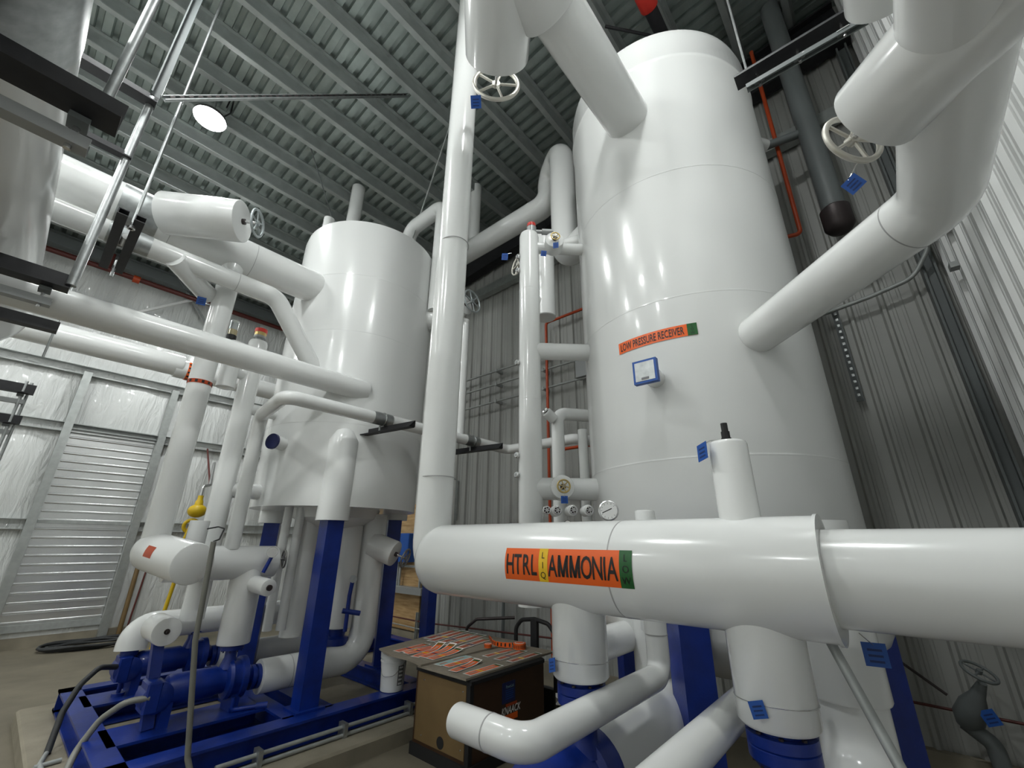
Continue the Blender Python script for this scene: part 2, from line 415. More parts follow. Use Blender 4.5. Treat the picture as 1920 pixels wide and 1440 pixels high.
for k in range(ns):
    z = .44 + hh * k
    if sl is None:
        o = [(0, 0), (0, .035), (hh * .10, .05), (hh * .2, .05), (hh * .28, .03), (hh * .96, .03), (hh * .98, 0)]
        sl = mesh('door_slat', G().rings([[V((xx, -b, a)) for a, b in o] for xx in (0, 1.46)]), 'aluminium', False)
    ob = bpy.data.objects.new('door_slat', sl); COL.objects.link(ob); ob.parent = d1; ob.location = V((.52, YL - .08, z)) - d1.location
part('mid_rail', G().bx(.52, 1.98, YL - .15, YL - .10, 2.28, 2.33), 'galv_dull', d1, smooth=False)

# high bay lamps; the rows behind the viewer are added fill
for i, (x, y, z) in enumerate(LAMPS):
    lab = ['round high bay lamp glowing below the roof deck'] + ['round high bay lamp ' + q for q in ('hanging straight over the viewer', 'hanging over the left pipe rack', 'hanging near the quilted wall behind the tall riser', 'added as fill, first behind the viewer, by the white wall', 'added as fill, second of the row behind the viewer', 'added as fill, third of the row behind the viewer', 'added as fill, last behind the viewer, by the quilted wall', 'added as fill, first of the furthest row by the white wall', 'added as fill, middle one of the furthest row', 'added as fill, last of the furthest row by the quilted wall')]
    t = thing('high_bay_lamp', (x, y, z), lab[i], 'lamp', 'high bay lamps under the roof')
    part('housing', G().lathe((x, y, z + .02), (0, 0, 1), [(0, .23), (.02, .235), (.06, .215), (.08, .10), (.16, .09), (.18, .03)], 32), 'lamp_shell', t)
    part('lens', G().lathe((x, y, z), (0, 0, 1), [(0, .215), (.02, .22)], 32), 'lamp_lens', t)
    part('suspension_tube', G().cyl((x, y, z + .2), (x, y, z + .75), .022, 12), 'galv', t)
    part('hook_rod', G().cyl((x, y, z + .75), (x, y, zdeck(y) + .01), .008, 8), 'steel', t)
    part('power_cord', G().tube([(x + .1, y, z + .1), (x + .22, y - .02, z + .35), (x + .2, y, z + .8), (x + .32, y, z + .95), (x + .36, y, z + .78), (x + .24, y, z + .72), (x + .2, y, z + 1.1), (x + .15, y, zdeck(y) - .2)], .012, 8, bend=.08), 'rubber', t)

# ================================================================== VESSELS
BX, BY, BR = 4.25, 1.25, 1.07
LX, LY, LR = 3.08, 5.93, 1.07
def on_vessel(cx, cy, r, a0, z0):          # map flat x (to the right as seen from outside), y (up) to the shell
    return lambda p: V((cx + r * math.cos(a0 + p.x / r), cy + r * math.sin(a0 + p.x / r), z0 + p.y))
lpr = thing('low_pressure_receiver', (BX, BY, 0), 'tall white jacketed pressure vessel marked LOW PRESSURE RECEIVER on blue legs', 'vessel')
pr_ = [(1.05, .35), (1.12, .62), (1.25, .9), (1.36, 1.04), (1.42, BR), (5.0, BR), (6.78, BR), (6.80, BR + .012), (6.86, BR + .012), (6.88, BR), (7.18, BR), (7.28, BR - .02), (7.34, BR - .1), (7.40, .6), (7.42, .05)]
part('jacket', G().lathe((BX, BY, 0), (0, 0, 1), pr_, 96), 'vessel_jacket', lpr)
for z in (2.6, 3.95, 5.3): part('jacket_seam', G().band((BX, BY, z), (0, 0, 1), BR, .012, .0015, 96), 'jacket', lpr)
for k, (dx, dy) in enumerate(((-1.09, -.05), (0, -.93), (.93, 0), (0, .93))):
    g = G().prof((BX + dx, BY + dy, .02), (BX + dx, BY + dy, 1.95), [(-.1, -.1), (.1, -.1), (.1, .1), (-.1, .1)], hint=(1, 1, 0)); g.bx(BX + dx - .16, BX + dx + .16, BY + dy - .16, BY + dy + .16, 0, .03)
    part('leg', g, 'blue', lpr, 'blue painted square steel leg', smooth=False)
# orange name marker wrapped on the shell; +x to the right seen from outside runs clockwise seen from above
a_lab = math.atan2(1.21 - BY, 3.19 - BX)
def lprmap(zc, out): 
    return lambda p: V((BX + (BR + out) * math.cos(-3.09 + (p.x) / BR), BY + (BR + out) * math.sin(-3.09 + (p.x) / BR), zc + p.y))
LW = .68
lm = part('name_marker', patch(LW, .105, 24, 1, lprmap(3.62, .004)), 'label_orange', lpr, 'orange marker reading LOW PRESSURE RECEIVER')
part('level_flag', mapg(patch(.075, .105, 3, 1, lambda p: p), lambda p: lprmap(3.62, .006)(p + V((LW / 2 - .0375, 0, 0)))), 'label_green', lm, 'green flag reading LOW')
t1 = letters('LOW PRESSURE RECEIVER', .068, 0, bold=.01, sx=.50)
part('lettering', mapg(t1, lambda p: lprmap(3.62, .007)(p - V((.04, 0, 0)))), 'label_ink', lm, smooth=False)
for ch, dy in (('L', .033), ('O', 0), ('W', -.033)):
    part('flag_letter', mapg(letters(ch, .022, 0), lambda p, dy=dy: lprmap(3.62, .008)(p + V((LW / 2 - .0375, dy, 0)))), 'label_ink', lm, smooth=False)
# vertical sheet ridge and name plate stub
np_ = thing('nameplate_stub', (BX - BR, BY, 3.25), 'blue framed square nameplate on a white stub on the tall vessel', 'nameplate')
d = V((-1, -.02, 0)).normalized(); c0 = V((BX, BY - .01, 3.25))
part('stub', G().cyl(c0 + d * (BR - .05), c0 + d * (BR + .19), .075, 24, bev=.008), 'jacket', np_)
sx_, sy_, sd = frame(d, (0, 0, 1))
fr = part('frame', G().box(c0 + d * (BR + .20), (.19, .19, .045), [sy_, sx_, d]), 'tag_blue', np_, 'blue plastic frame')
part('plate', G().box(c0 + d * (BR + .222), (.155, .155, .006), [sy_, sx_, d]), 'galv', np_, 'stamped metal plate')
part('stamp_box', G().box(c0 + d * (BR + .226) - V((0, 0, .06)), (.06, .018, .002), [sy_, sx_, d]), 'print_grey', np_)

lv = thing('surge_vessel', (LX, LY, 0), 'wide white jacketed vessel standing on blue skid legs further back', 'vessel')
pl = [(2.40, .55), (2.38, LR - .03), (2.38, LR), (6.45, LR), (6.56, LR - .02), (6.62, LR - .1), (6.68, .6), (6.7, .05)]
part('jacket', G().lathe((LX, LY, 0), (0, 0, 1), pl, 96), 'vessel_jacket', lv)
part('inner_shell', G().lathe((LX, LY, 0), (0, 0, 1), [(2.12, .1), (2.17, .35), (2.28, .55), (2.45, .6)], 64), 'jacket', lv)
for z in (3.4, 4.7, 5.6): part('jacket_seam', G().band((LX, LY, z), (0, 0, 1), LR, .012, .0015, 96), 'jacket', lv)
legs = [(2.60, 5.08), (4.056, 5.94), (2.585, 6.77)]
for k, (x, y) in enumerate(legs):
    g = G().prof((x, y, .36), (x, y, 2.5), [(-.1, -.1), (.1, -.1), (.1, .1), (-.1, .1)], hint=(.46, .89, 0)) if k else G().prof((x, y, .36), (x, y, 2.5), [(-.1, -.1), (.1, -.1), (.1, .1), (-.1, .1)], hint=(1, 0, 0))
    lg = part('leg', g, 'blue', lv, 'blue square steel leg', smooth=False)
    part('foot_plate', G().bx(x - .15, x + .15, y - .15, y + .15, .36, .38), 'blue', lg, smooth=False)
    z0 = 2.22 if k != 1 else 2.3
    part('leg_sleeve', G().lathe((x, y, z0), (0, 0, 1), [(0, .17), (0.0, .19), (.62 if k != 0 else .95, .19), (.70 if k != 0 else 1.08, .13), (.75 if k != 0 else 1.14, .05)], 32), 'jacket', lg)

# ================================================================== PIPES
def pipe(name, pts, r, label, cat='pipe', n=32, bend=None, bev=0.0, seams=(), mat_='jacket', group=None, base=None):
    base = base or pts[0]
    t = thing(name, base, label, cat, group)
    part('jacket', G().tube(pts, r, n, bend=bend, bev=bev), mat_, t)
    for (p, dr) in seams: part('jacket_seam', G().band(p, dr, r, .006, .0012, n), 'seam', t)
    return t
def wheel(c, axis, R, m_, parent, spokes=5, rim=.010, dish=.0, hint=None, flat=False):
    c = V(c); x, y, d = frame(axis, hint)
    w_ = part('handwheel', G().torus(c, d, R - rim, rim, 40, 10), m_, parent)
    part('hub', G().cyl(c - d * .012 - d * dish, c + d * .02 - d * dish, R * .17, 16), m_, w_)
    for k in range(spokes):
        a = 2 * PI * k / spokes + .3; e = x * math.cos(a) + y * math.sin(a)
        part('spoke', G().cyl(c + e * R * .1 - d * dish, c + e * (R - rim), rim * .62, 8), m_, w_)
    return w_
def valve(name, p, d, L, r, label, wr=0.0, wm='wheel', stem=.1, spokes=5, rim=.01, capm='jacket_end', n=40, group=None, stem_r=.012, bev=.012, wheel_hint=None):
    p = V(p); d = V(d).normalized(); e = p + d * L
    t = thing(name, p, label, 'valve', group)
    part('bonnet_jacket', G().lathe(p, d, [(0, r * .9), (.0, r), (L - bev, r), (L - bev * .3, r - bev * .3), (L, r - bev)], n), 'jacket', t)
    if stem:
        part('packing_nut', G().cyl(e - d * .002, e + d * min(.03, stem * .4), stem_r * 2.1, 12), 'stem_dark', t)
        part('stem', G().cyl(e, e + d * (stem + .02), stem_r, 12), 'stem_dark' if wr == 0 else 'steel', t)
    if wr: wheel(e + d * stem, d, wr, wm, t, spokes, rim, hint=wheel_hint)
    return t
def vtag(p, nrm, up_, label, w_=.055, wire=None, group='blue valve tags'):
    p = V(p); y, x, d = frame(nrm, up_)
    t = thing('valve_tag', p, label, 'tag', group)
    part('plate', G().box(p, (w_, w_ * 1.05, .002), [x, y, d]), 'tag_blue', t, smooth=False)
    for k in (-.2, .05, .3): part('stamped_line', G().box(p + d * .0014 + y * (w_ * k * -1), (w_ * .6, w_ * .1, .0006), [x, y, d]), 'tag_mark', t, smooth=False)
    if wire: part('wire', G().tube([p + y * w_ * .42] + [V(q) for q in wire], .0022, 6, bend=.01), 'steel', t)
    return t
d45 = V((.70711, .70711, 0))

# --- HTRL liquid ammonia header (front), along Y
XH, ZH, RH = 2.1, 1.887, .222
h = thing('ammonia_header', (XH, .25, ZH - RH), 'thick white insulated header marked HTRL AMMONIA running across the front', 'pipe')
part('jacket', G().lathe((XH, 2.56, ZH), (0, -1, 0), [(0, .10), (.012, .15), (.04, .19), (.08, .212), (.13, RH), (2.33, RH), (2.33, .17)], 64), 'jacket', h)
part('jacket_seam', G().band((XH, 1.05, ZH), (0, 1, 0), RH, .006, .0012, 64), 'seam', h)
part('jacket_seam', G().band((XH, .235, ZH), (0, 1, 0), RH + .002, .012, .004, 64), 'jacket', h)
part('reduced_jacket', G().cyl((XH, .3, ZH), (XH, -.98, ZH), .170, 64), 'jacket', h)
def hmap(out, yc=1.30, ang=PI - .02):       # +x runs towards -Y (right), y up
    return lambda p: V((XH + (RH + out) * math.cos(ang - p.y / RH), yc - p.x, ZH + (RH + out) * math.sin(ang - p.y / RH)))
hw, hh_ = .745, .158
mk = part('pipe_marker', patch(hw, hh_, 2, 10, hmap(.002)), 'label_orange', h, 'orange pipe marker reading HTRL LIQ AMMONIA LOW')
part('liquid_flag', mapg(patch(.056, hh_, 1, 10, lambda p: p), lambda p: hmap(.003)(p + V((-.112, 0, 0)))), 'label_yellow', mk, 'yellow flag reading LIQ')
part('level_flag', mapg(patch(.062, hh_, 1, 10, lambda p: p), lambda p: hmap(.003)(p + V((.345, 0, 0)))), 'label_green', mk, 'green flag reading LOW')
part('lettering', mapg(word([('H', -.078), ('T', -.024), ('R', .032), ('L', .082)], .098, 0, 8, sx=.60), lambda p: hmap(.004)(p + V((-.255, 0, 0)))), 'label_ink', mk, smooth=False)
part('lettering', mapg(word([('A', -.151), ('M', -.088), ('M', -.019), ('O', .046), ('N', .104), ('I', .142), ('A', .180)], .098, 0, 8, sx=.57), lambda p: hmap(.004)(p + V((.098, 0, 0)))), 'label_ink', mk, smooth=False)
for word, xo, sz in (('LIQ', -.112, .030), ('LOW', .345, .030)):
    for k, ch in enumerate(word):
        part('flag_letter', mapg(letters(ch, sz, 2), lambda p, xo=xo, k=k: hmap(.005)(p + V((xo, .046 - .046 * k, 0)))), 'label_ink', mk, smooth=False)
# vertical riser on its left end
pipe('riser_pipe', [(XH, 2.30, ZH - .075), (XH, 2.585, ZH - .075), (XH, 2.565, 8.6)], .135, 'slim white vertical pipe rising from the header end to the roof', n=40, bend=.2, seams=[((XH, 2.56, 2.45), (0, 0, 1)), ((XH, 2.56, 4.6), (0, 0, 1))])
# relief stub on the header
t = thing('header_stub', (XH, .51, ZH + RH), 'short white capped stub with black fitting on top of the header', 'pipe fitting')
part('jacket', G().lathe((XH, .51, ZH + .1), (0, 0, 1), [(0, .082), (.44, .082), (.45, .078), (.455, .07)], 32), 'jacket', t)
part('black_fitting', G().lathe((XH, .51, 2.43), (0, 0, 1), [(0, .022), (.03, .022), (.03, .019), (.06, .019), (.06, .015), (.10, .015)], 8), 'rubber', t, 'black threaded plug')
# pump risers below the header
for (y, lb) in ((1.355, 'white riser casing under the header beside the tool box'), (.495, 'white riser casing under the header end at bottom right')):
    t = thing('pump_riser', (XH, y, 1.38), lb, 'pipe', 'pump risers under the header')
    part('jacket', G().lathe((XH, y, 1.375), (0, 0, 1), [(0, .10), (0, .128), (.012, .138), (.45, .14)], 40), 'jacket', t)
    part('tag_wire', G().torus((XH, y, 1.455), (0.05, 0, 1), .1405, .0016, 40, 6), 'steel', t)

# --- A: overhead run on the right, 45 degree drop into the big vessel
AY, AZ, AR = -.495, 3.54, .15
pipe('angled_inlet_pipe', [(-3.0, AY, AZ), (2.505, AY, AZ), (BX - .75, BY - .75, AZ)], AR, 'white pipe bending down from the upper right into the tall vessel', n=48, bend=.30, seams=[((2.62, AY + .115, AZ), d45)])
valve('angle_valve', (1.42, AY - .14, AZ), d45, .50, .163, 'insulated white angle valve with handwheel at the upper right', .125, 'wheel', .10, 5, .012)
pipe('overhead_pipe', [(-.2, -.60, 4.9), (2.45, -.60, 4.9)], .17, 'white overhead pipe partly hidden behind the upper right valve', n=40)
# --- B: overhead run into the top of the vessel
BYr, BZ, BRr = 1.21, 6.2, .225
pipe('top_inlet_pipe', [(-3.0, BYr, BZ), (BX - .9, BYr, BZ)], BRr, 'large white overhead pipe entering the top of the tall vessel', n=48)
t = valve('overhead_angle_valve', (1.02, 1.0, BZ), d45, 1.17, .29, 'white insulated valve hanging at top centre with cast handwheel', .235, 'wheel', .26, 5, .020)
part('body_jacket', G().cyl((.7, BYr, BZ), (1.85, BYr, BZ), .30, 48, bev=.02), 'jacket', t)

# --- lower right pumps
def pump_right(y, lb, with_motor):
    t = thing('ammonia_pump', (1.9, y, 0), lb, 'pump', 'blue ammonia pumps under the header')
    part('suction_flange', G().lathe((XH, y, 1.375), (0, 0, -1), [(0, .085), (.02, .085), (.02, .118), (.055, .118), (.055, .108), (.062, .118), (.10, .118), (.12, .10), (.16, .07), (.24, .065), (.3, .09)], 36), 'blue', t)
    for k in range(8):
        a = 2 * PI * k / 8 + .2
        part('flange_bolt', G().cyl((XH + .1 * math.cos(a), y + .1 * math.sin(a), 1.362), (XH + .1 * math.cos(a), y + .1 * math.sin(a), 1.25), .009, 6), 'stem_dark', t)
    part('casing', G().lathe((1.45, y - .06 + (.13 if with_motor else 0), .93), (1, 0, 0), [(0, .10), (.02, .15), (.3, .16), (.42, .19), (.62, .205), (.64, .235), (.74, .235), (.76, .21), (.80, .21)], 40), 'blue', t)
    part('motor', G().lathe((.95, y - .06 + (.13 if with_motor else 0), .93), (1, 0, 0), [(0, .08), (.02, .12), (.5, .125), (.51, .10)], 32), 'blue', t)
    for dx in (1.1, 1.9): part('foot', G().bx(dx - .05, dx + .05, y - .2, y + .08, .05, .8), 'blue', t, smooth=False)
    part('stand', G().bx(.9, 2.4, y - .26, y + .14, 0, .06), 'blue', t, smooth=False)
    return t
pump_right(1.355, 'blue pump under the white riser beside the tool box', True)
p2 = pump_right(.495, 'blue pump under the white riser at the bottom right corner', False)
part('orange_sticker', G().box((1.92, .42, 1.155), (.07, .035, .002), [V((.7, -.5, -.5)).normalized(), V((.5, .85, 0)).normalized(), V((.5, -.3, .8)).normalized()]), 'label_orange', p2, 'orange warning sticker', smooth=False)
pipe('pump_discharge_pipe', [(1.5, 1.60, 1.293), (1.5, 1.22, 1.293), (2.72, 1.22, 1.293), (2.72, 1.22, 2.2)], .064, 'white elbowed pipe crossing in front of the brown tool box', n=40, bend=.085, bev=.012, seams=[((1.5, 1.40, 1.293), (0, 1, 0)), ((2.72, 1.22, 1.5), (0, 0, 1))])
pipe('pump_discharge_pipe', [(.6, .705, 1.33), (2.55, .705, 1.33)], .064, 'white straight pipe running out of the bottom edge', n=40)
pipe('suction_pipe', [(2.25, 1.46, .92), (3.4, 1.46, .92)], .205, 'fat white suction pipe behind the elbowed pipe', n=48)
pipe('drain_pipe', [(2.66, 1.72, 1.35), (3.55, 1.72, 1.35)], .103, 'white pipe leading from the riser back below the tall vessel', n=36, seams=[((2.82, 1.72, 1.35), (1, 0, 0))])
solo('capped_drop_pipe', G().lathe((3.35, 1.55, 1.05), (0, 0, 1), [(0, .07), (.03, .11), (.08, .125), (.5, .125)], 32), 'jacket', 'rounded white capped drop leg behind the elbowed pipe', 'pipe')
t = thing('drop_pipe_casing', (2.9, .37, 1.0), 'white drop leg casing with elbow right of the last riser', 'pipe')
part('jacket', G().lathe((2.88, .36, 1.32), (0, 0, 1), [(0, .12), (0, .165), (.01, .17), (.8, .17)], 40), 'jacket', t)
part('elbow', G().tube([(2.88, .36, 1.4), (2.88, .36, .98), (2.2, .36, .90)], .15, 36, bend=.26), 'jacket', t)
solo('diagonal_conduit', G().tube([(2.16, .30, 1.70), (2.0, .145, 1.33), (1.9, .04, 1.1), (1.9, .04, .0)], .017, 12, bend=.1), 'galv_dull', 'grey steel conduit slanting down below the header end', 'conduit')
solo('thin_post', G().tube([(2.55, .62, .0), (2.55, .62, 1.62)], .018, 12), 'galv', 'thin galvanized post between blue leg and last riser', 'post')
vtag((1.955, 1.425, 1.44), (-.8, .35, .15), (.35, .2, 1), 'blue tag wired to the riser casing beside the tool box', .055)
vtag((1.945, .52, 1.45), (-.95, -.3, .1), (.25, .3, 1), 'blue tag wired to the riser casing at the bottom right', .05)
vtag((2.295, .17, 1.615), (-.97, -.2, .1), (0, 0, 1), 'blue tag hanging just below the narrowed header', .075, [(2.24, .2, 1.69)])
vtag((2.02, .60, 2.395), (-.7, .6, .1), (.2, 0, 1), 'blue tag wired to the capped stub on the header', .075, [(2.04, .565, 2.445), (2.08, .52, 2.45)])
vtag((1.86, -.17, 3.345), (-.85, .2, -.35), (.2, .35, 1), 'blue tag hanging from the handwheel at the upper right', .058, [(1.85, -.195, 3.42), (1.846, -.205, 3.425)])
vtag((1.87, 2.11, 5.87), (-.6, -.3, -.7), (.2, 0, 1), 'dark blue tag hanging from the handwheel at top centre', .10, [(1.88, 2.12, 5.96), (1.92, 2.12, 6.02)])

# --- level column of the tall vessel
DX, DY = 3.10, 2.46
t = thing('level_column', (DX, DY, 1.6), 'white vertical level column with glass eyes beside the tall vessel', 'level column')
part('jacket', G().lathe((DX, DY, 1.5), (0, 0, 1), [(0, .11), (3.76, .11), (3.80, .10), (3.82, .07)], 40), 'jacket', t)
for z in (4.55, 3.3): part('jacket_seam', G().band((DX, DY, z), (0, 0, 1), .11, .006, .001, 40), 'jacket', t)
dn = V((1.15, -1.21, 0)).normalized()
for z, r in ((5.13, .065), (3.84, .088), (2.46, .10)):
    part('nozzle', G().cyl(V((DX, DY, z)), V((DX, DY, z)) + dn * .75, r, 32), 'jacket', t)
ed = V((-.93, .10, 0)).normalized()
for z in (4.98, 4.80, 3.695, 2.755, 2.575):
    c = V((DX, DY, z)) + V((-.085, .07, 0))
    e = part('sight_eye', G().lathe(c, V((-.9, .1, .1)), [(-.02, .022), (.02, .022), (.02, .028), (.035, .028), (.04, .022)], 12), 'steel', t)
    part('glass', G().lathe(c + V((-.037, .004, .004)), V((-.9, .1, .1)), [(0, .017), (.004, .015)], 12), 'glass', e)
v = thing('relief_valve', (DX, DY, 5.3), 'grey relief valve with red cap on top of the level column', 'valve')
part('body', G().lathe((DX + .02, DY - .02, 5.28), (0, 0, 1), [(0, .04), (.05, .04), (.06, .055), (.13, .055), (.14, .045)], 20), 'panel_grey', v)
part('red_cap', G().lathe((DX + .02, DY - .02, 5.42), (0, 0, 1), [(0, .05), (.04, .05), (.05, .035)], 20), 'red', v)
part('outlet', G().cyl((DX + .02, DY - .02, 5.36), V((DX + .02, DY - .02, 5.36)) + dn * .2, .022, 14), 'panel_grey', v)
part('outlet_socket', G().cyl(V((DX + .02, DY - .02, 5.36)) + dn * .12, V((DX + .02, DY - .02, 5.36)) + dn * .25, .035, 16), 'panel_grey', v)
dv = V((-.72, -.69, 0))
p = V((DX, DY, 5.13)) + dn * .27
valve('column_valve', p, V((-.72, -.69, .05)), .15, .105, 'white isolating valve with brass wheel on the upper column nozzle', .055, 'brass', .05, 5, .007, n=28)
p = V((DX, DY, 2.46)) + dn * .27
valve('column_valve', p, dv, .16, .105, 'white isolating valve with brass wheel on the lower column nozzle', .062, 'brass', .05, 6, .008, n=28)
e1 = V((DX, DY, 2.46)) + dn * .27 + dv * .22
vtag(e1 + V((.0, 0, -.115)), dv, (0, 0, 1), 'blue tag below the lower brass wheel of the level column', .06, [e1 + V((0, 0, -.06))])
vtag(V((DX, DY, 5.13)) + dn * .27 + dv * .21 + V((.0, 0, -.12)), V((-.8, -.3, -.2)), (.2, 0, 1), 'blue tag below the upper brass wheel of the level column', .06, [V((DX, DY, 5.13)) + dn * .27 + dv * .2 + V((0, 0, -.05))])
vtag((3.13, 2.28, 4.98), (-.7, -.6, -.2), (.4, .2, 1), 'dark blue tag stuck under the upper column nozzle', .06)
# small valve cluster and thin pipes right of the column
pipe('equalizer_pipe', [(3.62, 2.50, 1.9), (3.62, 2.50, 3.30), (4.0, 2.22, 3.30), (4.0, 1.9, 3.30)], .068, 'thin white bent pipe behind the level column', n=24, bend=.09)
pipe('drain_riser', [(3.72, 2.26, 1.9), (3.72, 2.26, 3.1)], .05, 'thin white vertical pipe beside the tall vessel edge', n=20)
valve('drain_valve', (3.55, 2.50, 3.22), (-.5, .15, .35), .12, .055, 'small white valve above the bent pipe behind the level column', .04, 'steel', .02, 6, .006, n=20)
for k, (px, py, lab) in enumerate(((2.955, 2.175, 'small bare valve at the left end of the valve row under the brass wheel'), (3.0, 2.10, 'small white capped valve left of the blue tag in the valve row'), (3.06, 1.985, 'small white capped valve right of the blue tag in the valve row'), (3.13, 1.875, 'small white capped valve at the right end of the valve row'))):
    valve('needle_valve', V((px, py, 2.25)) - dv * .16, dv, .14, .045 if k else .02, lab, .035, 'steel', .03, 6, .006, group='small valves below the lower nozzle', n=20)
g = thing('pressure_gauge', (2.72, 1.44, 2.05), 'large round pressure gauge with silver rim behind the header', 'gauge')
gd = V((-.93, -.36, .06)).normalized(); gc = V((2.70, 1.465, 2.205))
part('case', G().lathe(gc, gd, [(-.05, .06), (0, .068), (.012, .068), (.016, .060), (.010, .058)], 36), 'steel', g)
part('dial', G().lathe(gc, gd, [(.006, .058), (.008, .058)], 36), 'dial', g)
gx, gy, _ = frame(gd)
part('needle', G().box(gc + gd * .011 + gy * .01, (.07, .006, .001), [(gy * .9 - gx * .4).normalized(), (gx * .9 + gy * .4).normalized(), gd]), 'label_ink', g, smooth=False)
for k in range(11):
    a = -.9 + k * (2 * PI - 1.35) / 10; e_ = (gx * -math.cos(a) + gy * math.sin(a))
    part('tick', G().box(gc + gd * .010 + e_ * .048, (.010, .002, .001), [e_, e_.cross(gd), gd]), 'label_ink', g, smooth=False)
part('stem', G().cyl(gc - V((0, 0, .06)), gc - V((0, 0, .4)), .012, 10), 'steel', g)
part('impulse_line', G().tube([gc - V((0, 0, .38)), gc - V((0, 0, .40)), (3.2, 1.3, 1.82)], .01, 8), 'steel', g)
g = thing('pressure_gauge', (3.2, 2.0, 2.0), 'tiny white gauge below the small valve row', 'gauge')
part('case', G().lathe((3.02, 2.02, 2.14), dv, [(0, .03), (.015, .03), (.018, .026)], 20), 'rubber', g); part('dial', G().lathe(V((3.02, 2.02, 2.14)) + dv * .017, dv, [(0, .026), (.002, .026)], 20), 'paper', g)
part('stem', G().cyl((3.04, 2.04, 2.12), (3.04, 2.04, 1.7), .008, 8), 'steel', g)

# --- C: pipes reaching the wide vessel along X
C1Y, C1Z, C1R = 5.66, 5.44, .23
t = pipe('upper_inlet_pipe', [(-3, C1Y, C1Z), (LX - .95, C1Y, C1Z)], C1R, 'largest white pipe entering the upper side of the wide vessel', n=48, seams=[((.40, C1Y, C1Z), (1, 0, 0)), ((1.25, C1Y, C1Z), (1, 0, 0))])
part('saddle', G().lathe((-.08, C1Y, C1Z), (1, 0, 0), [(0, C1R), (0, C1R + .004), (.36, C1R + .004), (.36, C1R)], 48), 'galv', t, 'bare metal saddle sheet')
c = V((.30, 5.46, C1Z))
valve('inlet_valve', c, V((.707, -.60, 0)), .80, .235, 'white insulated valve with grey handwheel on the largest left pipe', .165, 'wheel_grey', .16, 5, .014, stem_r=.016)
t = pipe('second_inlet_pipe', [(-3, 5.36, 4.90), (1.55, 5.36, 4.90), (2.25, 5.40, 4.05)], .112, 'white pipe below the largest one bending down to the wide vessel', n=40, bend=.22, seams=[((1.1, 5.36, 4.9), (1, 0, 0))])
part('saddle', G().lathe((-.07, 5.36, 4.90), (1, 0, 0), [(0, .112), (0, .116), (.34, .116), (.34, .112)], 40), 'galv', t, 'bare metal saddle sheet')
valve('lower_inlet_valve', (.48, 5.30, 4.86), V((.66, .60, -.14)), .62, .108, 'white cone shaped valve hanging under the second pipe', .09, 'wheel_grey', .06, 5, .009)
vtag((.86, 5.6, 4.62), (-.3, -.9, -.2), (0, 0, 1), 'blue tag below the cone shaped valve on the left', .09, [(.9, 5.66, 4.75)])
t = pipe('long_return_pipe', [(-3, 5.0, 3.875), (2.75, 5.0, 3.875)], .137, 'long white pipe slanting across the left into the wide vessel', n=40)
t = pipe('back_pipe', [(-3, 9.0, 4.87), (1.0, 9.0, 4.87), (1.40, 9.0, 4.87)], .185, 'white pipe in the left background with striped orange end tape', n=36, bev=.01)
part('reduced_jacket', G().cyl((1.3, 9.0, 4.82), (4.3, 9.0, 4.82), .165, 32), 'jacket', t)
tp = part('striped_tape', G().band((1.50, 9.0, 4.82), (1, 0, 0), .165, .07, .004, 32), 'label_orange', t, 'orange tape with black arrows')
for k in range(14):
    a = 2 * PI * k / 14
    part('arrow', G().box((1.50, 9.0 + .1705 * math.cos(a), 4.82 + .1705 * math.sin(a)), (.05, .03, .003), [V((1, 0, 0)), V((0, -math.sin(a), math.cos(a))), V((0, math.cos(a), math.sin(a)))]), 'label_ink', tp, smooth=False)
# C5 thin run with supports
Z5, Y5 = 3.43, 4.60
t = pipe('thin_run_pipe', [(1.757, 5.60, 1.9), (1.757, 5.60, Z5), (1.63, Y5, Z5), (5.2, Y5, Z5), (5.2, 3.3, Z5), (5.9, 3.0, Z5)], .077, 'thin white pipe running past the wide vessel on black angle brackets', n=32, bend=.12)
for x0 in (2.80, 4.36):
    part('saddle', G().lathe((x0 - .13, Y5, Z5), (1, 0, 0), [(0, .077), (0, .080), (.26, .080), (.26, .077)], 32), 'galv', t)
    part('u_bolt', G().torus((x0 + .02, Y5, Z5), (1, 0, 0), .084, .005, 28, 6), 'steel', t)
for x0, lab in ((2.80, 'black angle bracket under the thin pipe in front of the wide vessel'), (4.36, 'black angle bracket under the thin pipe right of the riser')):
    solo('angle_bracket', G().prof((x0 + .13, Y5 - .52, Z5 - .17), (x0 - .02, Y5 + .5, Z5 - .17), Lp(-.09, .09, .012)), 'black_steel', lab, 'bracket', 'angle brackets under the thin pipe', smooth=False)
    solo('bracket_post', G().cyl((x0, Y5 + .02, Z5 - .17), (x0, Y5 + .02, Z5 - .079), .012, 10), 'galv', 'short bolt between %s angle bracket and the thin pipe' % ('the left' if x0 < 3 else 'the right'), 'bolt')
# C6, C7 verticals by the skid
t = pipe('tall_suction_riser', [(1.08, 5.66, 1.93), (1.08, 5.66, 5.3)], .118, 'tall white vertical pipe with an orange striped ring on the left', n=40)
tp = part('striped_tape', G().band((1.08, 5.66, 3.66), (0, 0, 1), .118, .045, .003, 40), 'orange_pipe', t, 'orange tape ring with black arrows')
for k in range(12):
    a = 2 * PI * k / 12
    part('arrow', G().box((1.08 + .1215 * math.cos(a), 5.66 + .1215 * math.sin(a), 3.66), (.026, .030, .002), [V((-math.sin(a), math.cos(a), 0)), V((0, 0, 1)), V((math.cos(a), math.sin(a), 0))]), 'label_ink', tp, smooth=False)
t = thing('vessel_level_column', (1.62, 5.88, 1.2), 'white vertical level column beside the wide vessel', 'level column')
part('jacket', G().lathe((1.62, 5.88, 1.2), (0, 0, 1), [(0, .112), (3.22, .112), (3.26, .10)], 40), 'jacket', t)
